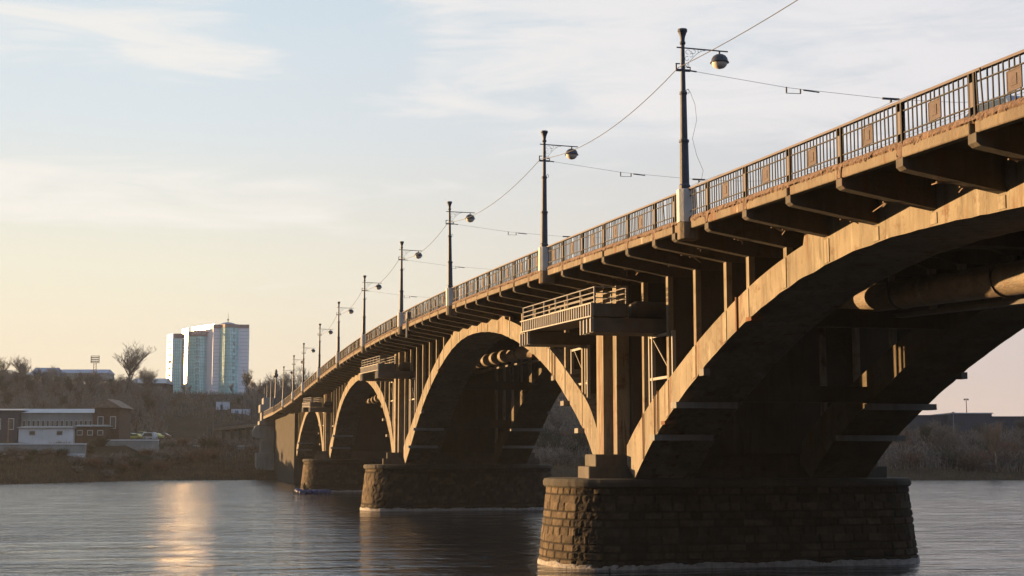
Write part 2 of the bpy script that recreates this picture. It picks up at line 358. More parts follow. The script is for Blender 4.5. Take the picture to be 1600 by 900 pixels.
def ground_mat():
    m = bpy.data.materials.new('dry_grass_ground'); m.use_nodes = True; N = m.node_tree.nodes; L = m.node_tree.links; b = N['Principled BSDF']
    b.inputs['Roughness'].default_value = 1; b.inputs['Specular IOR Level'].default_value = .05
    tc = N.new('ShaderNodeTexCoord')
    def nz(sc, det=6):
        n = N.new('ShaderNodeTexNoise'); n.inputs['Scale'].default_value = sc; n.inputs['Detail'].default_value = det; n.inputs['Roughness'].default_value = .7; L.new(tc.outputs['Object'], n.inputs[0]); return n.outputs[0]
    r = N.new('ShaderNodeValToRGB'); e = r.color_ramp.elements
    e[0].position = .35; e[0].color = (.018, .017, .013, 1); e[1].position = .70; e[1].color = (.075, .048, .026, 1)
    k = e.new(.54); k.color = (.042, .034, .022, 1)
    L.new(nz(.12, 9), r.inputs[0]); L.new(r.outputs[0], b.inputs['Base Color'])
    bp = N.new('ShaderNodeBump'); bp.inputs['Strength'].default_value = .9; bp.inputs['Distance'].default_value = .6; L.new(nz(.9, 8), bp.inputs['Height']); L.new(bp.outputs[0], b.inputs['Normal'])
    return m
M['ground'] = ground_mat()

# ------------------------------------------------------------------ water and land
mb = MB(); mb.add([(-2500, -900, WATER), (2500, -900, WATER), (2500, 2500, WATER), (-2500, 2500, WATER)], [(0, 1, 2, 3)])
tag(mb.build('water', M['water']), kind='structure')

SH_U = [-600, -140, -78, -66, -30, 92, 200, 700]; SH_W = [150, 195, 219, 256, 261, 257, 262, 300]
PD = [-200, -20, -3, 0, 2, 8, 18, 30, 40, 48, 110, 150, 200, 260, 320, 360, 480, 620, 900, 2500]
PZ = [-8, -7, -5, -4.5, -4.1, -3.2, -1.9, -.6, .9, 1.9, 2.6, 6.0, 12, 18.0, 22, 23.5, 27.5, 29, 26, 5]
def hgt(u, w):
    d = w - float(np.interp(u, SH_U, SH_W))
    z = float(np.interp(d, PD, PZ))
    if z > 2.2:
        k = float(np.interp(u, [-60, 20, 60, 115, 400], [1, 1.35, .75, .12, .06]))
        z = 2.2 + (z - 2.2) * k
    # wooded ridge upstream, out of the picture on the left, which shades the low bank
    r = math.exp(-((u + 260) / 52.0) ** 2) * math.exp(-((w - 500) / 104.0) ** 2)
    if d > 0: z += 30 * r
    if d > 0.5: z += noise.noise(Vector((u * .05, w * .05, 0))) * min(1.2, d * .05) + noise.noise(Vector((u * .3, w * .3, 3))) * min(.3, d * .02)
    return z
us = np.concatenate([np.linspace(-1500, -320, 14), np.linspace(-300, -110, 40), np.linspace(-106, 150, 150), np.linspace(156, 300, 24), np.linspace(330, 1800, 16)])
ws = np.concatenate([np.linspace(120, 208, 10), np.linspace(211, 290, 66), np.linspace(294, 480, 60), np.linspace(488, 800, 40), np.linspace(830, 2600, 16)])
mb = MB(); V = []; nu = len(us)
for w in ws:
    for u in us:
        V.append(W(float(u), float(w), hgt(float(u), float(w))))
F = [(j * nu + i, j * nu + i + 1, (j + 1) * nu + i + 1, (j + 1) * nu + i) for j in range(len(ws) - 1) for i in range(nu - 1)]
mb.add(V, F); tag(mb.build('ground', M['ground'], smooth=True), kind='structure')

# unseen bank behind the viewpoint, added to block low sky from the bridge
mb = MB(); gx = np.linspace(-260, 320, 59); gy = np.linspace(-150, -6, 37); V = []
for yv in gy:
    for xv in gx:
        d = -6 - yv; side = max(0.0, (-60 - xv)) * .12
        z = float(np.interp(d, [0, 4, 10, 22, 45, 70, 200], [-6, -3.6, -2.6, 2, 22, 30, 30])) - min(8, side) + noise.noise(Vector((xv * .08, yv * .08, 9))) * 1.5
        V.append((xv, yv, z))
nx = len(gx); mb.add(V, [(j * nx + i, j * nx + i + 1, (j + 1) * nx + i + 1, (j + 1) * nx + i) for j in range(len(gy) - 1) for i in range(nx - 1)])
tag(mb.build('added_shade_bank', M['ground'], smooth=True), kind='structure')

# ------------------------------------------------------------------ bridge geometry data
RY = np.array([22.84, 41.19, 58.84, 80.86, 100.05, 121.57, 141.87, 162.2, 184, 200.4, 220.4])
RZ = np.array([7.49, 8.29, 8.88, 9.72, 10.14, 10.37, 10.24, 9.86, 9.34, 8.86, 8.55])
RC = np.polyfit(RY, RZ, 4)
def R(y):
    """top of the handrail"""
    if y < 24: return 7.56 + (y - 24) * 0.047 if False else float(np.polyval(RC, 24)) + (y - 24) * .047
    if y > 221: return float(np.polyval(RC, 221)) + (y - 221) * -.012
    return float(np.polyval(RC, y))
POLES = [21.0, 41.15, 58.8, 81.0, 100.1, 121.6, 142.1, 162.5, 184.3, 201, 221]
RIBS = sorted([42.36 - 2.93 * k for k in range(0, 16)] + [44.31 + 2.93 * k for k in range(0, 70)])
Y0, Y1 = RIBS[0] - .4, 246.0
RIBS = [y for y in RIBS if y < 229]
XF, XE = 17.5, 15.08            # face of the outer arch rib, edge of the deck
XC = 22.5
def mx(x): return 2 * XC - x     # mirror about the bridge axis

bridge = empty('arch_bridge', (XC, 57, WATER))
tag(bridge, 'long weathered concrete arch bridge crossing the river on stone piers', 'bridge')
def P(o):       # parent keeping world-space meshes
    return o
def bb(mb, name, mat, parent=None, **k):
    o = mb.build(name, mat, parent or bridge, **k)
    if (parent or bridge) is bridge: o.location = (-XC, -57, -WATER)
    return o

# deck slab
ys = [Y0 + i * 2.93 for i in range(int((Y1 - Y0) / 2.93) + 2)]
mb = MB(); mb.strip_x([(y, R(y) - 1.06) for y in ys], [(y, R(y) - .90) for y in ys], XE + .12, mx(XE) - .12)
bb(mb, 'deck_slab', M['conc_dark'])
mb = MB(); mb.strip_x([(y, R(y) - .896) for y in ys], [(y, R(y) - .87) for y in ys], XE + 2.2, mx(XE) - 2.2)
bb(mb, 'roadway', M['asphalt'])
# longitudinal beams over the inner rib faces
mb = MB()
for x in (20.4, 22.3, 24.4):
    mb.strip_x([(y, R(y) - 1.6) for y in ys if y < 230], [(y, R(y) - 1.065) for y in ys if y < 230], x - .15, x + .15)
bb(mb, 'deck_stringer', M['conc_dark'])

# edge beam: a block per bay
random.seed(3)
for side in (0, 1):
    mb = MB()
    for a, b in zip(RIBS, RIBS[1:] + [232.0]):
        if b - a < .5: continue
        g = .10
        x0, x1 = XE - .03, XE + .2
        if side: x0, x1 = mx(x1), mx(x0)
        j = random.uniform(-.01, .01)
        yb_ = [a + g + (b - a - 2 * g) * i / 3 for i in range(4)]
        mb.strip_x([(y, R(y) - 1.27) for y in yb_], [(y, R(y) - 1.03) for y in yb_], x0 + j, x1)
    y = 232.0
    while y < Y1: mb.box((XE - .03) if not side else mx(XE + .2), (XE + .2) if not side else mx(XE - .03), y, y + 2.9, R(y) - 1.27, R(y) - 1.03, R(y + 2.9) - R(y)); y += 2.93
    bb(mb, 'edge_beam', M['edge'], bevel=.02)
# broken kerb above the edge beam
mb = MB(); V = []; F = []
ny = int((250 - Y0) / .07); prof = [(.19, -.89), (.02, -.87), (-.03, -.93), (-.05, -1.0), (-.015, -1.05), (.05, -1.06)]
for i in range(ny):
    y = Y0 + i * .07
    if y > Y1: break
    near = 1.0 if y < 130 else .6
    for k, (dx, dz) in enumerate(prof):
        n1 = noise.noise(Vector((y * 1.1, k * 2.0, 0))); n2 = noise.noise(Vector((y * 8, k * 5.0, 7)))
        a = .0 if k in (5,) else 1.0
        jd = min((abs(y - q_), i_) for i_, q_ in enumerate(RIBS))
        if k >= 3 and jd[1] % 3 and jd[0] < .13 + .06 * n2 and y < 150: dz -= ((.10 if k == 3 else .20) + .12 * n1); dx = -.04
        V.append((XE + dx + a * (n1 * .05 + n2 * .055) * near, y, R(y) + dz + a * (n1 * .035 + n2 * .05) * near))
    
n = len(prof); rows = len(V) // n
F = [(i * n + k, i * n + k + 1, (i + 1) * n + k + 1, (i + 1) * n + k) for i in range(rows - 1) for k in range(n - 1)]
mb.add(V, F); bb(mb, 'broken_kerb', M['rubble'])
mb = MB(); mb.strip_x([(y, R(y) - 1.03) for y in ys], [(y, R(y) - .88) for y in ys], mx(XE + .25), mx(XE)); bb(mb, 'kerb', M['rubble'])

# cross ribs (cantilever brackets carried through)
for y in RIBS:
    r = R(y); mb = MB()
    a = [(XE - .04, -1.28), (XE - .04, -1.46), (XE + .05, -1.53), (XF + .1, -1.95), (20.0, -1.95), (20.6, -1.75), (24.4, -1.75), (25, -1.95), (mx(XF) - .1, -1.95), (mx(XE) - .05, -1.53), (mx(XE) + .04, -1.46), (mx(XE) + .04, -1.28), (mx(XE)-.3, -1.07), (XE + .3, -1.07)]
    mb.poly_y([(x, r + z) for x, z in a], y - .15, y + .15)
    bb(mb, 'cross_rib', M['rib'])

# arches
ARCH = [
 [(-.8, -2.2), (0, -1.5), (3, .6), (8, 2.5), (14, 4.0), (20, 4.85), (24, 5.15), (27, 5.32), (30, 5.48), (32.5, 5.54), (35, 5.48), (37.9, 5.19), (40.2, 4.82), (42.26, 4.35), (45, 3.52), (47.56, 2.58), (49.56, 1.67), (51.55, .81), (53, -.05), (54.2, -.9)],
 [(59.3, -.9), (59.83, .08), (61.15, .93), (62.33, 1.57), (63.34, 2.13), (65, 2.95), (66.72, 3.80), (68.56, 4.47), (71.16, 5.25), (73.61, 5.9), (76.22, 6.45), (78.6, 6.87), (81.56, 7.24), (85, 7.5), (88.69, 7.56), (92.4, 7.29), (96.46, 6.6), (100.5, 5.5), (104.2, 4.25), (105.93, 3.5), (108.81, 2.05), (111.44, .6), (113.8, -.63)],
 [(120.7, -.6), (121.3, .3), (122.3, 1.3), (123.8, 2.45), (128, 4.55), (133.5, 6.2), (138.2, 7.1), (143, 7.6), (147.1, 7.7), (153.5, 7.2), (158.9, 6.34), (163.2, 5.15), (166.07, 3.95), (170.5, 1.23), (173.6, -.32)],
 [(182.7, -.2), (183.66, .9), (187, 3.45), (191.3, 5.2), (196, 6.2), (203, 6.4), (209.3, 5.62), (214, 4.4), (219, 2.9), (224.6, -.15)],
]
def dens(pts, step=.35):
    # smooth resample
    y = np.array([p[0] for p in pts]); z = np.array([p[1] for p in pts])
    n = int((y[-1] - y[0]) / step); yy = np.linspace(y[0], y[-1], n + 1); zz = np.interp(yy, y, z)
    for _ in range(12): zz[1:-1] = (zz[:-2] + 2 * zz[1:-1] + zz[2:]) / 4
    return yy, zz
def arch_curves(k):
    yy, zz = dens(ARCH[k]); mid = (yy[0] + yy[-1]) / 2; half = (yy[-1] - yy[0]) / 2
    s = np.abs(yy - mid) / half
    top = zz + .90 + .25 * s ** 2 + .75 * s ** 6
    return yy, zz, top
random.seed(5)
EXTR = []
for k in range(4):
    yy, zz, top = arch_curves(k); EXTR.append((yy, top))
    lo = [(yy[0] - 1.0, zz[0] + .55)] + [(float(a), float(b)) for a, b in zip(yy, zz + np.array([.035 * noise.noise(Vector((a * .9, 0, 0))) + .03 * noise.noise(Vector((a * 4.1, 0, 5))) for a in yy]))] + [(yy[-1] + 1.0, zz[-1] + .55)]
    hi = [(yy[0] - 1.0, zz[0] + 1.3)]
    for a, b in zip(yy, top):
        root = R(a) - 1.95
        hi.append((float(a), float(b) if b < root - .02 else R(a) - 1.062))
    hi.append((yy[-1] + 1.0, zz[-1] + 1.3))
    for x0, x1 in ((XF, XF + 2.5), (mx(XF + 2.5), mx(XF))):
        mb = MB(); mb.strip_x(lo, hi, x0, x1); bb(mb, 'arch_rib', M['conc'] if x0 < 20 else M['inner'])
    # ledges of old falsework under the ribs and struts between them
    span = yy[-1] - yy[0]
    for fr, kind in ((.045, 1), (.09, 1), (.14, 0), (.86, 0), (.905, 1), (.95, 1)):
        y = yy[0] + span * fr; z = float(np.interp(y, yy, zz)); sgn = 1 if fr < .5 else -1
        for x0, x1 in ((XF - (.25 if kind else -.02), XF + 2.1), (mx(XF + 2.6), mx(XF) + (.05 if kind else 0))):
            mb = MB()
            if kind: mb.box(x0, x1, y - .30 + sgn * .15, y + .30 + sgn * .15, z - .24, z - .02)
            else: mb.box(XF - .04 if x0 < 20 else mx(XF + .2), XF + .2 if x0 < 20 else mx(XF - .04), y - .22, y + .22, z - .22, z + .02)
            bb(mb, 'falsework_ledge', M['conc_grey'])
    for fr in (.2, .36, .64, .8, .91):
        y = yy[0] + span * fr; z = float(np.interp(y, yy, zz))
        mb = MB(); mb.box(XF + 2.4, mx(XF + 2.4), y - .2, y + .2, z + .15, z + .75); bb(mb, 'strut', M['conc_dark'])
def extr(y):
    for yy, t in EXTR:
        if yy[0] - 1 <= y <= yy[-1] + 1: return float(np.interp(y, yy, t))
    return None
wl = []
for y in RIBS:
    e = extr(y)
    if e is None or y < 8: continue
    if e < R(y) - 2.05:
        for x in (XF + .03, 25.05):
            mb = MB(); mb.box(x, x + .2, y - .12, y + .12, e - .25, R(y) - 1.93); bb(mb, 'spandrel_column', M['conc'])
            wl.append((x + .2, x + 2.38, y, e))

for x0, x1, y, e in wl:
    if x0 < 20 or y < 125: mb = MB(); mb.box(x0, x1, y - .10, y + .10, e - .25, R(y) - 1.93); bb(mb, 'spandrel_wall', M['conc_dark'])  # shade behind the columns is put into this panel's dark colour
for k in range(3):
    yy, zz, t = arch_curves(k)
    for y in RIBS:
        if not (yy[0] + 2.5 < y < yy[-1] - 2.5) or y < 18: continue
        zi = float(np.interp(y, yy, zz)); e = float(np.interp(y, yy, t)); e = min(e, R(y) - 1.97)
        mb = MB(); h = (zi - float(np.interp(y - .3, yy, zz))) ; mb.box(XF - .022, XF - .002, y - .15, y + .15, zi - h * .25 + .04, e - h * .25 - .03, h * .5); bb(mb, 'pilaster', M['pilaster'])
# pilaster lines on the arch faces (cable conduits and repair bands)
for y, wd in ((43.2, .10), (51.2, .05), (51.6, .05), (53.0, .05), (66.5, .06), (67.0, .05), (98.5, .1), (102, .06)):
    e = extr(y); mb = MB()
    yy, zz, t = arch_curves(0 if y < 57 else 1); zi = float(np.interp(y, yy, zz))
    mb.box(XF - .06, XF - .025, y - wd / 2, y + wd / 2, zi - .05, e + .03); bb(mb, 'conduit', M['rust'])
for y in (42.0, 50.4, 71, 98.5):
    yy, zz, t = arch_curves(0 if y < 57 else 1); zi = float(np.interp(y, yy, zz))
    mb = MB(); mb.box(XF - .12, XF + .3, y - .22, y + .22, zi - .16, zi - .03); bb(mb, 'drain_box', M['rust'])

# piers
PIER = [(-3.6, -1.3), (57.0, -.92), (117.2, -.72), (178.2, -.42)]
def pier(yc, zt, detail):
    random.seed(int(yc * 10))
    top = zt - .33
    # plan outline as list of points by arc length
    def outline(off):
        pts = []
        a, b = 3.02, 1.9
        xl, xr = XC - 5.85, XC + 5.85
        for i in range(0, 41):
            t = math.pi / 2 + math.pi * i / 40    # left nose, from far to near
            pts.append((xl + math.cos(t) * (b + off), yc + math.sin(t) * (a + off)))
        m_ = 60
        for i in range(1, m_): pts.append((xl + (xr - xl) * i / m_, yc - (a + off)))
        for i in range(0, 41):
            t = -math.pi / 2 + math.pi * i / 40
            pts.append((xr + math.cos(t) * (b + off), yc + math.sin(t) * (a + off)))
        for i in range(1, m_): pts.append((xr - (xr - xl) * i / m_, yc + (a + off)))
        return np.array(pts)
    base = outline(0); nxt = np.roll(base, -1, 0)
    seg = np.linalg.norm(nxt - base, axis=1); cum = np.concatenate([[0], np.cumsum(seg)]); Ltot = cum[-1]
    step = .075 if detail else .13
    ns = int(Ltot / step); ss = np.arange(ns) * Ltot / ns
    bx = np.interp(ss, cum, np.append(base[:, 0], base[0, 0])); by = np.interp(ss, cum, np.append(base[:, 1], base[0, 1]))
    # normals
    tx = np.roll(bx, -1) - np.roll(bx, 1); ty = np.roll(by, -1) - np.roll(by, 1); ln = np.hypot(tx, ty); nx_, ny_ = ty / ln, -tx / ln
    ch = .315; z0 = WATER - 1.3; nz = int((top - z0) / (.06 if detail else .15)); 
    joints = {}
    V = []; blk = []
    for j in range(nz + 1):
        z = z0 + (top - z0) * j / nz
        c = int((top - z) / ch + 1e-6); fz = ((top - z) / ch) % 1.0
        if c not in joints:
            q = []; s = random.uniform(0, .5)
            while s < Ltot: q.append(s); s += random.uniform(.42, .85)
            joints[c] = (np.array(q), [random.random() for _ in range(len(q) + 1)])
        q, rnd = joints[c]
        off = (top - z) * .11
        for i in range(ns):
            s = ss[i]; b_ = int(np.searchsorted(q, s)); d = min([abs(s - q[k]) for k in (b_ - 1, min(b_, len(q) - 1))]) if len(q) else 1
            tip = max(0.0, (XC - 5.85 - bx[i]) / 1.9)          # 1 at the upstream tip
            smooth_ = 1.0 if (tip > .72 and by[i] > yc - 2.4) else 0.0
            amp = .016 if smooth_ else (.065 if s < 8 or s > Ltot - 6 else .028)
            p = Vector((bx[i] * 2.4, by[i] * 2.4, z * 2.4)); p2 = p * 2.7
            dd = (noise.noise(p) * .6 + noise.noise(p2) * .55 + noise.noise(p2 * 2.6) * .25) * amp * 1.5 + (rnd[b_] - .5) * amp * .7
            edge = min(fz, 1 - fz) * ch
            g = 0.0
            if edge < .022 or d < .03: dd = -.03 if smooth_ else -.045; g = 1
            V.append((bx[i] + nx_[i] * (off + dd), by[i] + ny_[i] * (off + dd), z))
            blk.append(.08 if g else (.5 + .45 * rnd[b_] if smooth_ else .10 + .30 * rnd[b_]))
    F = [(j * ns + i, j * ns + (i + 1) % ns, (j + 1) * ns + (i + 1) % ns, (j + 1) * ns + i) for j in range(nz) for i in range(ns)]
    mb = MB(); mb.add(V, F); o = bb(mb, 'pier', M['stone'])
    at = o.data.attributes.new('blk', 'FLOAT', 'POINT'); at.data.foreach_set('value', blk)
    # coping: rounded slab course
    mb = MB(); V = []; prof = [(-.3, top - .02), (.07, top - .02), (.13, top + .05), (.14, top + .2), (.08, top + .31), (-.05, top + .33)]
    for off, z in prof:
        pts = outline(off)
        for i, p in enumerate(pts):
            jn = -.02 if (i % 6 == 0 and off > 0) else 0
            nn = noise.noise(Vector((p[0] * 3, p[1] * 3, z))) * .02
            V.append((p[0] + jn * (1 if p[0] < XC else -1) + nn, p[1] + nn - jn * (1 if p[1] > yc else -1), z + nn * .6))
    n = len(outline(0))
    F = [(j * n + i, j * n + (i + 1) % n, (j + 1) * n + (i + 1) % n, (j + 1) * n + i) for j in range(len(prof) - 1) for i in range(n)]
    F.append(tuple(range((len(prof) - 1) * n, len(prof) * n)))
    mb.add(V, F); c = mb.build('coping', M['conc_dark'], o)
    # crust of ice and lime at the water line
    mb = MB(); V = []; zs_ = [WATER - .3, WATER + .0, WATER + .08, WATER + .19, WATER + .22]
    st = max(1, int(.15 / step)); idx = list(range(0, ns, st)); n = len(idx)
    for jz, z in enumerate(zs_):
        for i in idx:
            off = (top - z) * .11 + .03 + .045 * noise.noise(Vector((bx[i] * 3, by[i] * 3, z * 6)))
            if jz == 4: off -= .15
            zz_ = z + (.10 * noise.noise(Vector((bx[i] * 1.1, by[i] * 1.1, 2))) + .07 * noise.noise(Vector((bx[i] * 7, by[i] * 7, 2))) if jz > 1 else 0)
            V.append((bx[i] + nx_[i] * off, by[i] + ny_[i] * off, zz_))
    F = [(j * n + i, j * n + (i + 1) % n, (j + 1) * n + (i + 1) % n, (j + 1) * n + i) for j in range(4) for i in range(n)]
    mb.add(V, F); mb.build('ice_crust', M['ice'], o)
    # plinth steps
    f = (yc - 57.0)
    for (xa, ya), (xb, yb), zb, ztp in (((15.95, 55.4), (16.3, 58.25), zt - .03, zt + .48), ((16.3, 55.6), (16.65, 58.4), zt + .47, zt + .97)):
        mb = MB(); mb.prism([(xa, ya + f), (mx(xa), ya + f), (mx(xb), yb + f), (xb, yb + f)], zb, ztp); mb.build('plinth', M['rib'], o, bevel=.03)
    # columns above
    zt2 = zt + .96
    def col(x0, x1, y0, y1, mat, name='pier_column'):
        mb = MB(); zc_ = R(yc) - 1.9; mb.box(x0, x1, y0 + f, y1 + f, zt2, zc_); mb.build(name, mat, o)
    col(17.25, 17.8, 57.6, 58.6, M['conc']); col(17.25, 17.8, 55.7, 56.2, M['conc'])
    col(17.82, 27.1, 55.45, 58.9, M['conc_dark'], 'pier_wall')
    col(mx(17.8), mx(17.25), 57.6, 58.6, M['conc']); col(mx(17.8), mx(17.25), 55.7, 56.2, M['conc'])
for i, (yc, zt) in enumerate(PIER): pier(yc, zt, i == 1)

# inspection platforms on the piers
def platform(yc):
    f = yc - 57.0; dz = (R(yc) - R(57.0)); m = .03
    g = MB(); x0, x1 = 15.0, 16.35
    def zz(y): return (y - 51.3) * m + dz
    ya, yb = 51.3, 62.9
    # walkway box girder
    g.box(x0, x1, ya + f, yb + f, 5.22 + dz, 5.72 + dz, (yb - ya) * m)
    root = bb(g, 'inspection_platform', M['steel_dark'], bevel=.01)
    # ribbed outer face
    y = ya; panels = MB(); ribs = MB()
    panels.box(x0 - .02, x0 - .003, ya + f, yb + f, 5.24 + dz, 5.70 + dz, (yb - ya) * m)
    k = 0
    while y < yb - .1:
        z = zz(y)
        ribs.box(x0 - .10, x0 - .021, y + f + .02, y + .10 + f, 5.24 + z, 5.70 + z, .0)
        y += .34; k += 1
    ribs.box(x0 - .11, x0 - .015, ya + f, yb + f, 5.69 + dz, 5.735 + dz, (yb - ya) * m)
    ribs.box(x0 - .11, x0 - .015, ya + f, yb + f, 5.20 + dz, 5.245 + dz, (yb - ya) * m)
    panels.build('side_panel', M['steel'], root); ribs.build('stiffener', M['steel'], root)
    for y, zb in ((51.3, 0), (61.4, .31)):
        b = MB(); b.box(15.0, 18.6, y + f, y + 1.5 + f, 4.62 + dz + zb, 5.17 + dz + zb); b.build('cross_beam', M['steel_dark'], root)
        b = MB()
        b.box(14.96, 14.99, y + f, y + 1.5 + f, 4.64 + dz + zb, 5.15 + dz + zb)
        for q in (0.0, .5, .95, 1.42): b.box(14.88, 14.955, y + q + f, y + q + .08 + f, 4.62 + dz + zb, 5.17 + dz + zb)
        b.build('beam_end', M['steel'], root)
    rl = MB()
    n = 6
    for xx in (15.05, 16.3):
        for i in range(n + 1):
            y = ya + .05 + (yb - ya - .1) * i / n
            if xx > 16 and 2 <= i <= 4: continue
            z = zz(y); rl.box(xx - .025, xx + .025, y - .03 + f, y + .03 + f, 5.3 + z, 6.36 + z) if xx < 16 else rl.box(xx - .025, xx + .025, y - .03 + f, y + .03 + f, 5.7 + z, 6.36 + z)
        for h in (6.34, 6.13, 5.93):
            rl.tube((xx, ya + .05 + f, h + dz), (xx, yb - .05 + f, h + dz + (yb - ya) * m), .022, n=5)
    for y in (ya + .05, yb - .05):
        for h in (6.34, 6.13, 5.93):
            rl.tube((15.05, y + f, h + zz(y)), (16.3, y + f, h + zz(y)), .022, n=5)
    rl.build('guard_rail', M['steel'], root)
    # drum across the near beam
    d = MB(); d.tube((16.9, 52.1 + f, 5.55 + dz), (19.2, 52.1 + f, 5.55 + dz), .36, n=16); d.tube((16.7, 52.1 + f, 5.55 + dz), (16.9, 52.1 + f, 5.55 + dz), .25, .36, n=16)
    d.build('drum', M['steel_dark'], root, smooth=False)
    # trestle frames standing on the arches
    for (ya_, yb_, s) in ((49.9, 52.6, 1), (61.3, 64.0, -1)):
        t = MB(); zt = 4.62 + dz + (.31 if s < 0 else 0)
        for y in (ya_, ya_ + .35 if s < 0 else yb_ - .35, yb_):
            e = extr(y + f) or 0
            t.box(17.6, 17.74, y + f - .05, y + f + .05, e - .1, zt)
            t.box(18.5, 18.62, y + f - .05, y + f + .05, e - .1, zt)
        zm = zt - 1.75
        t.box(17.62, 17.7, ya_ + f, yb_ + f, zm, zm + .1); t.box(17.62, 17.7, ya_ + f, yb_ + f, zt - .12, zt - .02)
        p, q = ((ya_ + f, zm), (yb_ + f - .3, zt)) if s < 0 else ((ya_ + f, zm), (yb_ + f - .3, zt - .1))
        t.tube((17.66, p[0], p[1]), (17.66, q[0], q[1]), .03, n=4)
        t.build('trestle', M['steel'], root)
    return root
for yc in (57.0, 117.2, 178.2):
    pf = platform(yc); c = copy_tree(pf, bridge)
    c.rotation_euler = (0, 0, math.pi); c.location = (XC, 2 * (yc - 57.0) + 57.0 + .2 , -WATER); c.location.x = XC

# railing: one section per bay
PED = [p for p in POLES]
def rail_section(a, b, side=0):
    x = XE + .02 if not side else mx(XE + .02)
    def z(y): return R(y)
    nb = max(4, int((b - a - .3) / .185))
    mb = MB()
    for i in range(nb + 1):
        y = a + .16 + (b - a - .32) * i / nb
        k = (i / nb)
        if any(abs(y - p) < .3 for p in PED): continue
        jx = random.uniform(-.008, .008)
        zb = z(y) - .90
        if random.random() < .012: continue
        tl = random.gauss(0, .012) if random.random() < .93 else random.gauss(0, .06); a_ = [(-.012, -.014), (.012, -.014), (.012, .014), (-.012, .014)]
        mb.hexa([(x + jx + p_, y + q_, zb) for p_, q_ in a_] + [(x + jx + tl + p_, y + tl + q_, z(y) - .05) for p_, q_ in a_])
    for h, t in ((-.24, .012), (-.72, .012)):
        mb.box(x - .02, x + .02, a, b, z(a) + h - t, z(a) + h + t, z(b) - z(a))
    o = bb(mb, 'railing', M['rail'])
    mb = MB(); mb.box(x - .055, x + .055, a, b, z(a) - .055, z(a), z(b) - z(a)); mb.build('handrail', M['handrail'], o)
    c = (a + b) / 2 + random.uniform(-.05, .05)
    if b - a > 2.4 and not any(abs(c - p) < .6 for p in PED):
        zc = z(c); mb = MB(); mb.box(x - .022, x - .006, c - .25, c + .25, zc - .70, zc - .28)
        mb.box(x - .03, x - .0221, c - .25, c + .25, zc - .70, zc - .675); mb.box(x - .03, x - .0221, c - .25, c + .25, zc - .305, zc - .28)
        mb.box(x - .03, x - .0221, c - .25, c - .225, zc - .67, zc - .31); mb.box(x - .03, x - .0221, c + .225, c + .25, zc - .67, zc - .31)
        mb.box(x - .034, x - .0221, c - .09, c + .09, zc - .60, zc - .38); mb.build('plaque', M['plaque'], o)
    if not any(abs(a - p) < .35 for p in PED):
        mb = MB(); mb.box(x - .05, x + .03, a - .13, a - .07, z(a) - .98, z(a) - .05); mb.box(x - .05, x + .03, a + .05, a + .11, z(a) - .98, z(a) - .05)
        mb.cur = 1; mb.box(x - .045, x - .02, a - .069, a + .049, z(a) - .74, z(a) - .24)
        mb.build('post', [M['rail'], M['handrail']], o)
random.seed(8)
RR = [y for y in RIBS if y > 9]; y = RR[-1] + 2.93
while y < Y1: RR.append(y); y += 2.93
for a, b in zip(RR, RR[1:]): rail_section(a, b)
# far parapet: seen only through the near one
mb = MB(); x = mx(XE + .02)
mb.strip_x([(y, R(y) - .055) for y in ys], [(y, R(y)) for y in ys], x - .05, x + .05)
y = Y0
while y < 232:
    mb.box(x - .012, x + .012, y - .014, y + .014, R(y) - .9, R(y) - .05); y += .19
bb(mb, 'far_railing', M['rail'])

# lamp brackets
for p in POLES:
    mb = MB(); r = R(p)
    mb.prism([(XE - .30, p - .12), (XE - .20, p - .27), (XE + .3, p - .27), (XE + .3, p + .27), (XE - .20, p + .27), (XE - .30, p + .12)], r - 1.60, r - 1.07)
    bb(mb, 'lamp_bracket', M['edge'], bevel=.02)
for y in (96.9, 97.3):
    mb = MB(); mb.box(XE - .16, XE - .08, y - .06, y + .06, R(y) - 2.0, R(y) - .35); bb(mb, 'drain_pipe', M['pole'])
mb = MB(); mb.box(XE - .26, XE - .06, 96.1, 96.6, R(96) - .75, R(96) - .3); bb(mb, 'junction_box', M['pole'])
# broken formwork timbers hanging below the cantilevers
random.seed(12)
for y in RIBS:
    if 15 < y < 60:
        for _ in range(2):
            mb = MB()
            x = random.uniform(15.9, 16.9); z = R(y) - 1.55 - (x - 15.1) * .16
            mb.box(x, x + .35, y + .2, y + .25, z - .02, z + .01); mb.tube((x + .1, y + .2, z - .0), (x + random.uniform(.1, .6), y + random.uniform(.3, 1.2), z - random.uniform(-.1, .12)), .018, n=4)
            bb(mb, 'loose_timber', M['wood'])

# abutment at the far end
ab = MB()
ab.box(17.2, 27.8, 226.2, 281, -5, R(228) - 1.06); 
abo = bb(ab, 'abutment', M['abut'])
mb = MB(); mb.box(14.7, 17.1, 276, 281.5, -2.6, 9.3); mb.box(14.3, 17.3, 275.7, 282, 5.8, 6.6); mb.box(13.9, 17.3, 275.4, 282.2, -3.6, .5)
mb.box(14.4, 17.5, 275.6, 282, 8.2, 9.7); mb.box(15.0, 17.5, 276, 282, 9.7, 11.0)
mb.poly_y([(14.75, 6.0), (13.6, 5.6), (13.1, 4.6), (13.2, 3.6), (14.0, 3.2), (14.75, 3.4)], 276.3, 280.5)
mb.build('pylon', M['conc_grey'], abo, bevel=.05)
mb = MB(); mb.box(XE - .05, mx(XE), 246, 281, R(240) - 1.4, R(240) - .9); mb.build('approach_slab', M['edge'], abo)
mb = MB(); 
y = 246.
while y < 276: mb.box(XE - .02, XE + .04, y, y + .12, R(240) - .9, R(240)); y += .5
mb.box(XE - .05, XE + .06, 246, 276, R(240) - .06, R(240)); mb.build('parapet', M['handrail'], abo)

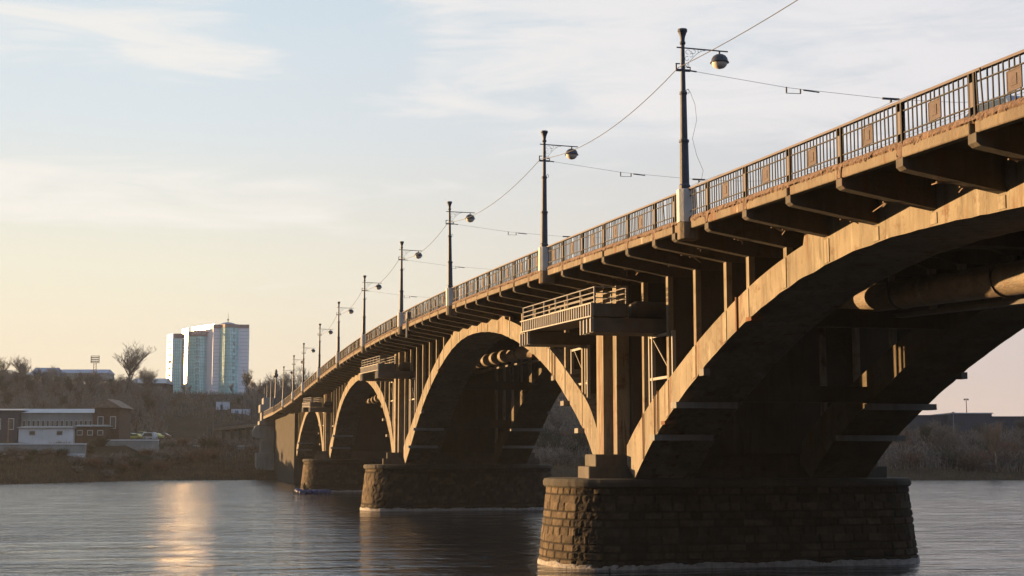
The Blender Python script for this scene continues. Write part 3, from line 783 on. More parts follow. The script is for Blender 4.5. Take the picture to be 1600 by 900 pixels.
# ------------------------------------------------------------------ pipe between the ribs
pr = empty('pipeline', (22.3, 57, R(57) - 3.1)); tag(pr, 'large wrapped pipe slung between the two arch ribs below the bridge deck', 'pipe')
off = Vector((-22.3, -57, -(R(57) - 3.1)))
n = 20; V = []; pts = [y for y in np.arange(4, 226, 1.5)]
for y in pts:
    for i in range(n):
        t = 2 * math.pi * i / n; r = .47 + .012 * noise.noise(Vector((math.cos(t) * 2, y * 2, math.sin(t) * 2)))
        V.append((22.3 + r * math.cos(t), y, R(y) - 3.1 + r * math.sin(t)))
mb = MB(); mb.add(V, [(j * n + i, j * n + (i + 1) % n, (j + 1) * n + (i + 1) % n, (j + 1) * n + i) for j in range(len(pts) - 1) for i in range(n)])
o = mb.build('pipe', M['pipe'], pr, smooth=True); o.location = off
for y in np.arange(6, 224, 5.86):
    z = R(y) - 3.1; mb = MB()
    for i in range(16):
        a, b = 2 * math.pi * i / 16, 2 * math.pi * (i + 1) / 16
        mb.tube((22.3 + .5 * math.cos(a), y, z + .5 * math.sin(a)), (22.3 + .5 * math.cos(b), y, z + .5 * math.sin(b)), .035, n=4)
    for x in (21.79, 22.81): mb.tube((x, y, z), (x, y, R(y) - 1.6), .02, n=4)
    o = mb.build('hanger', M['steel_dark'], pr); o.location = off
mb = MB(); mb.strip_x([(y, R(y) - 3.75) for y in pts], [(y, R(y) - 3.62) for y in pts], 22.9, 23.3)
o = mb.build('catwalk', M['steel_dark'], pr); o.location = off

# ------------------------------------------------------------------ street lamps
def make_lamp():
    root = empty('street_lamp')
    mb = MB(); mb.lathe([(.17, -.02), (.18, .1), (.15, .14), (.135, 1.45), (.16, 1.47), (.16, 1.54), (.115, 1.56), (.10, 2.98), (.125, 3.0), (.125, 3.07), (.078, 3.1), (.062, 4.58), (.092, 4.62), (.092, 4.68), (.066, 4.70), (.082, 4.84), (.13, 4.98), (.155, 5.02), (.15, 5.09), (.05, 5.10)], 14)
    mb.build('pole', M['pole'], root, smooth=False)
    mb = MB(); w = .235; c = .11
    mb.prism([(-w, -c), (-c, -w), (c + .1, -w), (w + .1, -c), (w + .1, c), (c + .1, w), (-c, w), (-w, c)], -1.065, -.03)
    mb.build('pedestal', M['white'], root, bevel=.012)
    mb = MB(); mb.tube((-.2, 0, 4.50), (1.5, 0, 4.46), .022, n=6); mb.box(-.04, .04, -.04, .04, 4.44, 4.56); mb.build('arm', M['pole'], root)
    mb = MB()
    def curl(cx, cz, r, a0, a1, n=9):
        pts = [(cx + r * (1 - .35 * i / n) * math.cos(a0 + (a1 - a0) * i / n), 0, cz + r * (1 - .35 * i / n) * math.sin(a0 + (a1 - a0) * i / n)) for i in range(n + 1)]
        mb.path(pts, .008, 4)
    mb.path([(.07 + .68 * t, 0, 3.85 + .60 * math.sin(t * math.pi / 2)) for t in [i / 10 for i in range(11)]], .009, 4)
    for q in ((.17, 4.36, .09, 0, 5), (.36, 4.40, .08, 3, 8), (.55, 4.42, .06, 0, 5), (.14, 4.15, .08, 1, 6.3), (.15, 3.95, .07, 2, 7), (.28, 4.28, .07, 4, 9)): curl(*q)
    mb.build('scroll_bracket', M['pole'], root)
    mb = MB(); mb.tube((1.22, 0, 4.46), (1.22, 0, 4.36), .03, n=8)
    mb.lathe([(.04, .22), (.12, .205), (.20, .155), (.25, .08), (.268, 0), (.30, -.045), (.30, -.06), (.262, -.03)], 18, (1.22, 0, 4.14), cap=False)
    mb.build('lamp_shade', M['pole'], root, smooth=True)
    mb = MB(); mb.lathe([(.255, -.035), (.25, -.08), (.22, -.15), (.15, -.215), (.06, -.245), (.005, -.25)], 18, (1.22, 0, 4.14)); mb.build('globe', M['globe'], root, smooth=True)
    mb = MB(); mb.box(-.22, .24, -.05, .05, 3.74, 3.80); mb.box(-.24, -.20, -.02, .02, 3.74, 3.98); mb.box(-.24, -.1, -.02, .02, 3.96, 3.99); mb.box(.12, .25, -.02, .02, 3.86, 3.89); mb.box(.22, .25, -.02, .02, 3.8, 3.89)
    mb.path([(.08, 0, 3.12), (.16, 0, 3.18), (.2, 0, 3.1), (.17, 0, 3.03)], .012, 4)
    mb.build('clamp', M['pole'], root)
    return root
lab = ['dark lamp post standing beyond the right edge of the frame, nearest of the row',
 'tallest and nearest visible lamp post, right of the middle of the bridge railing',
 'second lamp post from the right, standing above the nearest inspection platform',
 'third lamp post from the right, leaning slightly above the second arch',
 'fourth lamp post from the right along the bridge railing',
 'fifth lamp post from the right, above the second stone pier',
 'sixth lamp post from the right on the bridge', 'seventh lamp post from the right on the bridge',
 'eighth lamp post from the right, above the far end arch', 'ninth lamp post from the right, with its arm against the bare trees',
 'tenth lamp post from the right, last before the abutment']
L0 = make_lamp(); lean = [0, 0, .004, -.012, .0, .003, -.004, .004, 0, .003, 0]
clampz = []
for i, p in enumerate(POLES):
    if i == 0: continue
    o = L0 if i == 1 else copy_tree(L0)
    o.location = (15.0, p, R(p)); o.rotation_euler = (0, lean[i], R_(random.uniform(-3, 3)))
    tag(o, lab[i], 'street lamp', 'lamp posts along the bridge railing')

# overhead cables
def sag(a, b, s, n=14):
    a, b = Vector(a), Vector(b); return [a.lerp(b, i / n) - Vector((0, 0, s * 4 * (i / n) * (1 - i / n))) for i in range(n + 1)]
names = ['nearest', 'second', 'third', 'fourth', 'fifth', 'sixth', 'seventh', 'eighth', 'ninth', 'tenth']
ordl = ['first', 'second', 'third', 'fourth', 'fifth', 'sixth', 'seventh', 'eighth', 'ninth', 'tenth']
for i, (a, b) in enumerate(zip(POLES, POLES[1:])):
    if i > 6: break
    pa, pb = (14.85, a, R(a) + 3.85), (14.85, b, R(b) + 3.85)
    mb = MB(); mb.path(sag(pa, pb, .62 if i else .3), .012 if i < 4 else .014, 4)
    o = mb.build('feeder_cable', M['wire'])
    tag(o, 'sagging dark cable running from the tallest lamp post up out of the frame' if i == 0 else 'sagging dark cable hung between the %s and %s lamp posts from the right' % (ordl[i - 1], ordl[i]), 'cable', 'cables sagging between the lamp posts')
for i, p in enumerate(POLES[1:6]):
    z0 = R(p) + 3.78
    pts = [Vector((15.1, p, z0)), Vector((15.45, p, z0 - .03)), Vector((18.5, p, z0 - .36)), Vector((22.1, p, z0 - .53)), Vector((24.5, p, z0 - .5)), Vector((29.0, p, z0 - .1))]
    root = empty('span_wire', (15.1, p, z0)); tag(root, 'thin wire crossing the roadway from the %s lamp post from the right' % ordl[i], 'wire', 'wires spanning the roadway')
    o_ = Vector((-15.1, -p, -z0))
    mb = MB(); mb.path(pts, .007, 4); q = mb.build('strand', M['wire'], root); q.location = o_
    z = z0 - .40
    def ins(f_):
        mb = MB(); f_(mb); q = mb.build('insulator', M['pole'], root); q.location = o_
    ins(lambda mb: mb.tube(pts[0], pts[1], .025, n=5))
    ins(lambda mb: (mb.box(18.45, 18.49, p - .02, p + .02, z - .12, z + .06), mb.box(18.93, 18.97, p - .02, p + .02, z - .12, z + .02), mb.tube((18.45, p, z - .14), (18.97, p, z - .13), .012, n=4)))
    ins(lambda mb: mb.tube((19.05, p, z - .01), (19.6, p, z - .05), .022, n=5))
    ins(lambda mb: (mb.box(21.8, 22.4, p - .03, p + .03, z0 - .55, z0 - .49), mb.box(22.07, 22.13, p - .03, p + .03, z0 - .64, z0 - .55)))
for x, lb in ((22.1, 'thin tram contact wire strung along the bridge, the lower of two'), (25.2, 'thin tram contact wire strung along the bridge, the upper fainter one')):
    mb = MB(); yy = [2.0] + POLES[:7]
    for a, b in zip(yy, yy[1:]): mb.path(sag((x, a, R(a) + 3.14), (x, b, R(b) + 3.14), .12, 8), .008, 4)
    tag(mb.build('contact_wire', M['wire']), lb, 'wire')
# loose cable hanging beside the nearest post
mb = MB(); p = 41.15; z = R(p)
mb.path([Vector((15.2, p - .05, z + 3.1)), Vector((15.38, p, z + 2.7)), Vector((15.43, p, z + 2.2)), Vector((15.28, p, z + 1.6)), Vector((15.42, p, z + 1.05)), Vector((15.62, p, z + .6)), Vector((15.55, p, z + .3)), Vector((15.3, p, z + .05))], .006, 4)
tag(mb.build('loose_cable', M['wire']), 'thin loose cable dangling right of the tallest lamp post', 'cable')

# ------------------------------------------------------------------ vehicles
def make_car(name, paint_m, L=4.3, Wd=1.7, H=1.45, boxy=False):
    root = empty(name)
    hw = Wd / 2
    if boxy: prof = [(-L/2, .35), (-L/2, 1.0), (-L/2 + .15, H - .1), (-L/2 + .4, H), (L/2 - 1.3, H), (L/2 - .8, 1.05), (L/2 - .1, .95), (L/2, .6), (L/2, .35)]
    else: prof = [(-L/2, .35), (-L/2 + .02, .85), (-L/2 + .55, .92), (-L/2 + 1.15, H - .06), (-L/2 + 1.6, H), (L/2 - 1.9, H - .01), (L/2 - 1.15, .98), (L/2 - .2, .82), (L/2, .6), (L/2, .35)]
    # body: lower shell plus tapered cabin
    mb = MB(); n = len(prof); V = []
    for s in (-1, 1):
        for y, z in prof:
            t = 1 - .16 * max(0, (z - .9) / (H - .9)); V.append((s * hw * t, y, z))
    F = [tuple(range(n)), tuple(range(2 * n - 1, n - 1, -1))] + [(i, n + i, n + (i + 1) % n, (i + 1) % n) for i in range(n)]
    mb.add(V, F); mb.build('body', paint_m, root, bevel=.05)
    for s in (-1, 1):
        mb = MB()
        a = s * hw * .985; b = s * (hw * .87)
        y0, y1 = -L/2 + (.45 if boxy else 1.0), L/2 - 1.35
        mb.add([(a * .99 + s * .012, y0 - .05, .97), (a * .99 + s * .012, y1 + .15, .97), (b + s * .02, y1 - .35, H - .12), (b + s * .02, y0 + .25, H - .12)], [(0, 1, 2, 3)])
        mb.build('window', M['darkglass'], root)
    for s in (-1, 1):
        for y in (-L/2 + .8, L/2 - .8):
            mb = MB(); mb.tube((s * (hw - .12), y, .31), (s * (hw + .03), y, .31), .31, n=16); wq = mb.build('wheel', M['tyre'], root)
            mb = MB(); mb.tube((s * (hw + .031), y, .31), (s * (hw + .04), y, .31), .17, n=10); mb.build('rim', M['steel'], wq)
    return root
c = make_car('parked_car', paint('blue_car_paint', (.10, .16, .28)))
c.location = (18.5, 28.9, R(29) - .93); c.rotation_euler = (math.atan(.05), 0, 0); c.scale = (.95, .95, .92)
tag(c, 'blue car on the bridge, its roof showing behind the railing at the right edge', 'car')

# ------------------------------------------------------------------ rowing boat and rower
bp = AT(489, 770, 166); boat = empty('rubber_boat', (bp.x, bp.y, WATER), -YAW)
tag(boat, 'small dark blue rubber boat beside the third stone pier', 'boat')
mb = MB()
ring = [(1.9 * (abs(math.cos(t)) ** .75) * (1 if math.cos(t) > 0 else -1), .62 * math.sin(t), .22 + (.16 if math.cos(t) < -.8 else 0)) for t in [2 * math.pi * i / 24 for i in range(25)]]
mb.path([Vector(p) for p in ring], .27, 8); mb.build('hull_tube', M['boat'], boat, smooth=True)
mb = MB(); mb.box(-1.6, 1.6, -.5, .5, .03, .1); mb.build('floor', M['boat'], boat)
mb = MB(); mb.box(-.15, .15, -.6, .6, .28, .34); mb.build('seat', M['wood'], boat)
for s in (-1, 1):
    mb = MB(); mb.tube((-.4, s * .5, .4), (-.9 if s < 0 else .9, s * 1.9, .05), .02, n=5); mb.build('oar', M['wood'], boat)
def person_mesh(name, joints, edges, rad, mat, loc, rz, label):
    me = bpy.data.meshes.new(name); me.from_pydata(joints, edges, []); me.materials.append(mat)
    o = bpy.data.objects.new(name, me); C.objects.link(o); o.location = loc; o.rotation_euler = (0, 0, rz)
    sk = o.modifiers.new('skin', 'SKIN')
    for i, r in enumerate(rad): me.skin_vertices[0].data[i].radius = (r, r)
    me.skin_vertices[0].data[0].use_root = True
    ss = o.modifiers.new('sub', 'SUBSURF'); ss.levels = 1; ss.render_levels = 2
    tag(o, label, 'person'); return o
J = [(0, 0, .42), (0, .02, .62), (0, .0, .86), (0, -.02, .96), (0, -.04, 1.08), (0, -.04, 1.17),
     (-.18, 0, .88), (-.24, -.16, .66), (-.16, -.36, .62), (.18, 0, .88), (.24, -.16, .66), (.16, -.36, .62),
     (-.1, -.05, .38), (-.13, -.42, .5), (-.13, -.62, .17), (-.13, -.74, .15), (.1, -.05, .38), (.13, -.42, .5), (.13, -.62, .17), (.13, -.74, .15)]
E_ = [(0, 1), (1, 2), (2, 3), (3, 4), (4, 5), (2, 6), (6, 7), (7, 8), (2, 9), (9, 10), (10, 11), (0, 12), (12, 13), (13, 14), (14, 15), (0, 16), (16, 17), (17, 18), (18, 19)]
RA = [.16, .15, .16, .06, .095, .08, .075, .05, .04, .075, .05, .04, .1, .075, .05, .04, .1, .075, .05, .04]
seatp = boat.location + Vector((0, 0, 0))
person_mesh('person', J, E_, RA, M['cloth'], (seatp.x - 1.0, seatp.y + .2, WATER + .12), -YAW + R_(90), 'person in dark clothes sitting in the blue rubber boat')

# ------------------------------------------------------------------ far bank: buildings
def fr(w): return Vector((cy_, -sy_, 0)), Vector((sy_, cy_, 0))
AX, AY = fr(0)
def wbox(mb, Xa, Xb, Yt, Yb, w, depth=8.0, w_off=0.0):
    """box whose front, at distance w, spans the given extent"""
    ww = w + w_off; a = UX(Xa, w); b = UX(Xb, w); c = W((a + b) / 2, ww + depth / 2)
    mb.obox(c, AX, AY, b - a, depth, ZY(Yb, w), ZY(Yt, w)); return mb

# tower block
TW = 600.0
tb = W(UX(325, TW), TW + 5, ZY(628, TW)); tower = empty('tower_block', tb)
tag(tower, 'tall pale high-rise with teal glass bays, a domed roof and a spire on the hill', 'high-rise')
toff = -Vector(tb)
def tp(mb, name, mat, parent=None, **k):
    o = mb.build(name, mat, parent or tower, **k)
    if parent is None: o.location = toff
    return o
def pt(X, w): p = W(UX(X, w), w); return (p.x, p.y)
zb = ZY(630, 600)
def Z6(Y): return ZY(Y, 596)
left_plan = [pt(260, 606.5), pt(268, 600), pt(283, 600), pt(292, 594), pt(300, 593), pt(308, 592.6), pt(316, 593), pt(323, 594), pt(332, 588), pt(342, 588), pt(373, 588), pt(388, 588), pt(388.5, 611), pt(262, 613)]
mb = MB(); mb.prism([left_plan[i] for i in (0, 1, 2)] + [pt(283, 612), pt(262, 613)], zb, Z6(521)); tp(mb, 'wing', M['clad'])
mb = MB(); mb.prism([left_plan[i] for i in (2, 3, 4, 5, 6, 7)] + [pt(323, 611), pt(283, 611.8)], zb, Z6(521)); tp(mb, 'middle_block', M['clad'])
mb = MB(); mb.prism([pt(283, 600.1), pt(292.2, 593.9), pt(294, 594.5), pt(294, 610), pt(285, 610)], Z6(522), Z6(514)); mb.prism([pt(298, 604), pt(332, 589), pt(332, 608), pt(298, 609)], Z6(522), Z6(509.5)); tp(mb, 'upper_block', M['clad'])
mb = MB(); mb.prism([left_plan[7], left_plan[8], pt(388, 588), pt(388.5, 610.5), pt(323.2, 610.5)], zb, Z6(516)); tp(mb, 'main_block', M['cladm'])
mb = MB(); mb.prism([pt(322.5, 593.7), pt(331.8, 587.7), pt(332.4, 587.9), pt(323.1, 593.95)], zb, Z6(511)); tp(mb, 'side_cladding', M['cladm'])
def curtain(xs, Yt, Yb, name='glass_bay', rows=20, mcount=2, proud=.25, mat='teal'):
    g = MB(); n = len(xs); z0, z1 = Z6(Yb), Z6(Yt)
    P2 = [Vector((*pt(X, w - proud), 0)) for X, w in xs]; P3 = [Vector((*pt(X, w + 1.0), 0)) for X, w in xs]
    V = [(p.x, p.y, z0) for p in P2] + [(p.x, p.y, z1) for p in P2] + [(p.x, p.y, z0) for p in P3] + [(p.x, p.y, z1) for p in P3]
    F = []
    for i in range(n - 1): F += [(i, i + 1, n + i + 1, n + i), (n + i, n + i + 1, 3 * n + i + 1, 3 * n + i), (2 * n + i + 1, 2 * n + i, 3 * n + i, 3 * n + i + 1)]
    F += [(0, n, 3 * n, 2 * n), (n - 1, 3 * n - 1, 4 * n - 1, 2 * n - 1)]
    g.add(V, F); o = tp(g, name, M[mat])
    m_ = MB()
    Pm = [Vector((*pt(X, w - proud - .08), 0)) for X, w in xs]
    for i in range(n - 1):
        for k in range(mcount):
            q = Pm[i].lerp(Pm[i + 1], k / mcount); m_.box(q.x - .07, q.x + .07, q.y - .07, q.y + .07, z0, z1)
        for r in range(rows + 1):
            z = z0 + (z1 - z0) * r / rows
            m_.tube((Pm[i].x, Pm[i].y, z), (Pm[i + 1].x, Pm[i + 1].y, z), .08, n=4)
    m_.build('mullion', M['mull'], o); return o
curtain([(270, 600), (276, 600), (282, 600)], 529, 625)
curtain([(294, 594), (298, 593.3), (303, 592.8), (308, 592.6), (313, 592.8), (318, 593.3), (322, 594)], 527.5, 622)
curtain([(342.5, 587.6), (346, 585.9), (350, 584.7), (354, 584.1), (358, 584), (363, 584.6), (368, 586), (372, 587.7)], 516.5, 624)
# bands
def band(xs, Yt, Yb, proud=.45):
    g = MB(); n = len(xs); z0, z1 = Z6(Yb), Z6(Yt)
    P2 = [Vector((*pt(X, w - proud), 0)) for X, w in xs]; P3 = [Vector((*pt(X, w + 3.0), 0)) for X, w in xs]
    V = [(p.x, p.y, z0) for p in P2] + [(p.x, p.y, z1) for p in P2] + [(p.x, p.y, z0) for p in P3] + [(p.x, p.y, z1) for p in P3]
    F = []
    for i in range(n - 1): F += [(i, i + 1, n + i + 1, n + i), (n + i, n + i + 1, 3 * n + i + 1, 3 * n + i), (2 * n + i + 1, 2 * n + i, 3 * n + i, 3 * n + i + 1), (i, 2 * n + i, 2 * n + i + 1, i + 1)]
    F += [(0, n, 3 * n, 2 * n), (n - 1, 3 * n - 1, 4 * n - 1, 2 * n - 1)]
    g.add(V, F); return tp(g, 'roof_band', M['band'])
band([(270, 600), (283, 600)], 521, 528)
bsign = band([(292, 594), (300, 593), (308, 592.6), (316, 593), (323, 594)], 520, 527)
band([(332.3, 588), (342, 587.6), (350, 584.7), (358, 584), (366, 585.5), (373, 588), (388, 588)], 510.8, 515.8)
# small white letters of the roof sign (illegible at this distance in the photo)
mb = MB()
for i, X in enumerate((300, 303.6, 307.2, 310.8, 316, 319)):
    p = Vector((*pt(X, 591.6), 0)); z = Z6(523.4)
    mb.box(p.x - .28, p.x + .28, p.y - .06, p.y + .02, z - .10, z + .55) if i % 2 else (mb.box(p.x - .28, p.x - .12, p.y - .06, p.y + .02, z - .5, z + .5), mb.box(p.x - .1, p.x + .28, p.y - .06, p.y + .02, z + .3, z + .5), mb.box(p.x + .14, p.x + .28, p.y - .06, p.y + .02, z - .5, z + .28))
tp(mb, 'sign_letters', M['white'])
for (Xa, wa), (Xb, wb) in (((332.5, 587.9), (341.8, 587.9)), ((373.4, 587.9), (387.8, 587.9)), ((323.4, 593.5), (331.6, 588.1))):
    g = MB()
    for r in range(1, 20):
        z = Z6(516 + r * 5.5); p, q = Vector((*pt(Xa, wa), z)), Vector((*pt(Xb, wb), z)); g.tube(p, q, .06, n=4)
    tp(g, 'floor_joint', M['mull'])
# dome and spire
dc = W(UX(356, 600), 598)
mb = MB(); mb.lathe([(4.4, 0), (4.2, .5), (3.5, 1.1), (2.4, 1.6), (1.0, 1.9), (.3, 2.0)], 24, (dc.x, dc.y, Z6(511))); d = tp(mb, 'dome', M['roofblue'], smooth=True)
mb = MB(); mb.lathe([(.22, 0), (.12, .8), (.5, 1.0), (.5, 1.25), (.12, 1.5), (.06, 3.5), (.02, 4.6)], 8, (dc.x, dc.y, Z6(504))); mb.build('spire', M['band'], d)
for i in range(9):        # window column of the left wing
    Y = 533 + i * 10.6; a = Vector((*pt(262.6, 604.4), 0)); b = Vector((*pt(266.6, 600.9), 0)); nrm = Vector((a.y - b.y, b.x - a.x, 0)); nrm = (Vector((-(b.y - a.y), (b.x - a.x), 0))).normalized()
    if nrm.dot(Vector((0, -1, 0))) < 0: nrm = -nrm
    q = [a + nrm * .12, b + nrm * .12, b + nrm * -.2, a + nrm * -.2]; mb = MB(); mb.prism([(p.x, p.y) for p in q], Z6(Y + 2.0), Z6(Y - 2.0)); tp(mb, 'window', M['winframe'])
for X, w0 in ((308, 592.6), (364, 584.9), (350, 584.8)):
    for i in range(10):
        Y = (533 if X == 308 else 520) + i * (9.4 if X == 308 else 10.6); f_ = MB(); c_ = Vector((*pt(X, w0 - .38), 0))
        for dx in (-.55, .0, .55): f_.obox(c_ + AX * dx, AX, AY, .12, .1, Z6(Y + 2.1), Z6(Y - 2.1))
        for yy_ in (-2.1, 2.1): f_.obox(c_ , AX, AY, 1.2, .1, Z6(Y + yy_) - .06, Z6(Y + yy_) + .06)
        fo = tp(f_, 'window_frame', M['band'])
mb = MB(); wbox(mb, 255, 400, 627, 634, 592, 18); tp(mb, 'podium', M['band'])
mb = MB(); wbox(mb, 345, 362, 628, 631, 590, 4); wbox(mb, 300, 330, 628.5, 630.5, 590, 3); tp(mb, 'entrance_canopy', M['cladm'])

def simple_house(name, label, Xa, Xb, Yt, Ye, Yb, w, depth, wall, roof, windows=0, ridge='x', cat='house', winY=None, grp=None):
    a, b = UX(Xa, w), UX(Xb, w); c = W((a + b) / 2, w); base = ZY(Yb, w)
    root = empty(name, (c.x, c.y, base), -YAW); tag(root, label, cat, grp)
    hw = (b - a) / 2; he = ZY(Ye, w) - base; ht = ZY(Yt, w) - base
    m_ = MB(); m_.box(-hw, hw, 0, depth, -1.5, he); m_.build('wall', wall, root)
    m_ = MB(); o = .5
    if ridge == 'x': V = [(-hw - o, -o, he), (hw + o, -o, he), (hw + o, depth + o, he), (-hw - o, depth + o, he), (-hw - o + .6, depth / 2, ht), (hw + o - .6, depth / 2, ht)]; F = [(3, 2, 1, 0), (0, 1, 5, 4), (2, 3, 4, 5), (1, 2, 5), (3, 0, 4)]
    else: V = [(-hw - o, -o, he), (hw + o, -o, he), (hw + o, depth + o, he), (-hw - o, depth + o, he), (0, -o, ht), (0, depth + o, ht)]; F = [(3, 2, 1, 0), (0, 1, 4), (2, 3, 5), (1, 2, 5, 4), (3, 0, 4, 5)]
    m_.add(V, F); m_.build('roof', roof, root)
    for i in range(windows):
        x = -hw + (i + .5) * 2 * hw / windows; ww = min(.6, hw / windows * .55); h0 = he * .4; h1 = he * .75
        m_ = MB(); m_.box(x - ww, x + ww, -.06, .05, h0, h1); f_ = m_.build('window', M['white'] if winY is None else winY, root)
        m_ = MB(); m_.box(x - ww * .8, x + ww * .8, -.09, -.062, h0 + .12, h1 - .12); m_.build('pane', M['darkglass'], f_)
    return root
# long low industrial range on the terrace
simple_house('warehouse', 'long low industrial shed with pale sheet roof behind the retaining wall', 30, 148, 638, 646, 691, 302, 14, M['wallgrey'], M['roofgrey'], windows=16, cat='warehouse')
simple_house('warehouse', 'dark flat shed at the left edge with two bright square windows', -30, 31, 638, 642, 692, 300, 14, M['bluehall'], M['roofgrey'], windows=3, cat='warehouse')
simple_house('annex', 'low whitewashed annex in front of the long shed', 33, 118, 666, 669, 688.5, 293, 6, M['wallwhite'], M['wallgrey'], windows=2, winY=M['wallgrey'], cat='annex')
simple_house('brick_house', 'brown brick house with a steep gable roof right of the long shed', 150, 189, 624, 638, 692, 298, 9, M['brick'], M['wood'], windows=2, ridge='y')
simple_house('shed', 'small dark shed with pale panels below the brick house', 120, 168, 664, 667, 690, 294, 4, M['brick'], M['wallgrey'], windows=3, cat='shed')
simple_house('house', 'blue hipped-roof house on the hill crest at the left', 46, 84, 574, 587, 598, 640, 16, M['wallcream'], M['roofblue'], windows=4)
simple_house('house', 'small red gabled house at the far left of the hill crest', 2, 15, 578, 586, 597, 620, 8, M['winframe'], M['wallcream'], windows=1, ridge='y')
simple_house('house', 'cream low house between the red gable and the blue roof', 21, 45, 583, 587, 596, 625, 10, M['wallcream'], M['roofgrey'], windows=3)
simple_house('house', 'yellow house wall under the crest, below the blue roof', 76, 92, 587, 589, 604, 600, 8, M['wallcream'], M['roofgrey'], windows=2)
simple_house('house', 'long blue-grey roofed building along the hill crest', 90, 166, 577, 584, 590, 680, 14, M['wallgrey'], M['roofblue'], windows=8)
simple_house('house', 'brown house with shallow grey roof just left of the high-rise', 204, 258, 591, 600, 624, 560, 14, M['brick'], M['roofgrey'], windows=4)
# retaining walls
def wall_thing(label, Xa, Xb, Yt, Yb, w, band_=True):
    a, b = UX(Xa, w), UX(Xb, w); c = W((a + b) / 2, w); root = empty('retaining_wall', (c.x, c.y, ZY(Yb, w)), -YAW); tag(root, label, 'wall')
    h = ZY(Yt, w) - ZY(Yb, w); hw = (b - a) / 2
    m_ = MB(); m_.box(-hw, hw, 0, .8, -1.5, h); m_.build('wall', M['wallgrey'], root)
    m_ = MB(); m_.box(-hw, hw, -.15, .9, h, h + .22); m_.build('coping', M['wallwhite'], root)
    if band_: m_ = MB(); m_.box(-hw, hw, -.4, -.02, -.3, .35); m_.build('footing', M['wallwhite'], root)
wall_thing('long grey retaining wall with pale footing on the left bank', -40, 137, 695, 712, 251)
wall_thing('pale wall section right of the long retaining wall', 167, 250, 689, 703, 277, False)
wall_thing('low pale wall between the bushes left of the abutment', 262, 404, 698, 704, 301, False)
# hoarding and block by the approach
a = W(UX(377.5, 420), 420); root = empty('billboard', (a.x, a.y, ZY(656, 420)), -YAW); tag(root, 'pale blue and white billboard below the high-rise', 'billboard')
m_ = MB(); m_.box(-2.75, 2.75, -.1, .1, .6, 3.0); m_.build('panel', M['poster'], root)
m_ = MB(); m_.box(-1.7, -.7, -.12, -.101, .9, 2.6); m_.box(.6, 1.9, -.12, -.101, .7, 1.5); m_.build('printed_patch', M['roofblue'], root)
for x in (-2, 0.2, 2): m_ = MB(); m_.box(x - .1, x + .1, .1, .25, -1.5, 2.8); m_.build('leg', M['steel_dark'], root)
a = W(UX(347.5, 430), 430); root = empty('substation', (a.x, a.y, ZY(657, 430)), -YAW); tag(root, 'tall plain grey-blue block left of the billboard', 'building')
m_ = MB(); m_.box(-1.7, 1.7, 0, 4, -1.5, 5.4); m_.build('wall', M['poster'], root); m_ = MB(); m_.box(-1.8, 1.8, -.1, 4.1, 5.4, 5.7); m_.build('roof', M['wallgrey'], root)
m_ = MB(); m_.box(-.35, .35, -.05, .02, 3.0, 4.6); m_.build('vent', M['bluehall'], root)

# curved approach road leaving the bridge to the left
va = empty('approach_viaduct', W(UX(385, 330), 330, ZY(668, 330))); tag(va, 'curved approach road with brown parapet left of the abutment', 'viaduct')
arc = []
for X, w, Y in ((409, 300, 657.0), (400, 318, 657.5), (390, 333, 658.5), (378, 345, 660), (365, 352, 661.5), (352, 356, 663), (335, 360, 665)):
    arc.append(Vector((*pt(X, w), ZY(Y, w))))
vo = -Vector(va.location)
mb = MB()
for p, q in zip(arc, arc[1:]):
    d = (q - p); d.z = 0; d.normalize(); nn = Vector((-d.y, d.x, 0))
    if nn.dot(AY) < 0: nn = -nn
    for lo_, hi_, t0, t1 in ((-1.5, -.75, 0, 6),):
        c = [p, q, q + nn * t1, p + nn * t1]; mb.hexa([(v.x, v.y, v.z + lo_) for v in c] + [(v.x, v.y, v.z + hi_) for v in c])
o = mb.build('roadway', M['edge'], va); o.location = vo
mb = MB()
for p, q in zip(arc, arc[1:]):
    mb.tube(p, q, .09, n=4); mb.tube(p - Vector((0, 0, .35)), q - Vector((0, 0, .35)), .06, n=4)
    for k in range(8):
        s = p.lerp(q, k / 8); mb.tube(s - Vector((0, 0, .78)), s, .06, n=4)
o = mb.build('railing', M['handrail'], va); o.location = vo
for p in arc[1:]:
    mb = MB(); mb.box(p.x - .4, p.x + .4, p.y + .6, p.y + 3, p.z - 8, p.z - 1.505)
    o = mb.build('support', M['conc_dark'], va); o.location = vo

# lamp and tram poles on the approach
def simple_pole(name, X, Yt, Yb, w, r, label, cat='pole', arm=True, grp='dark poles along the approach road'):
    p = W(UX(X, w), w); zb_ = ZY(Yb, w); h = ZY(Yt, w) - zb_
    root = empty(name, (p.x, p.y, zb_), -YAW); tag(root, label, cat, grp)
    m_ = MB(); m_.lathe([(r * 1.3, -1.5), (r * 1.2, h * .3), (r, h * .31), (r * .7, h * .93), (r * 1.5, h)], 8); m_.build('shaft', M['pole'], root)
    if arm:
        m_ = MB(); m_.tube((-.2, 0, h * .9), (1.3, 0, h * .9), .03, n=4); m_.build('arm', M['pole'], root)
        m_ = MB(); m_.lathe([(.26, 0), (.2, .15), (.05, .22)], 8, (1.2, 0, h * .9 - .3)); m_.build('lamp_shade', M['pole'], root)
    return root
ps = [(424, 594, 632, 262, 'nearest dark pole on the approach, just right of the pylon'), (418, 602, 636, 288, 'second dark pole on the approach behind the pylon'), (414, 606, 640, 310, 'third dark pole on the approach behind the pylon'),
      (409, 614, 650, 330, 'dark pole above the left corner of the pylon'), (403, 618, 655, 345, 'dark pole at the start of the curved approach road'), (395, 621, 656, 360, 'dark pole right of the billboard'),
      (380, 622, 655, 372, 'dark pole in front of the billboard'), (348, 625, 662, 385, 'dark pole before the grey block')]
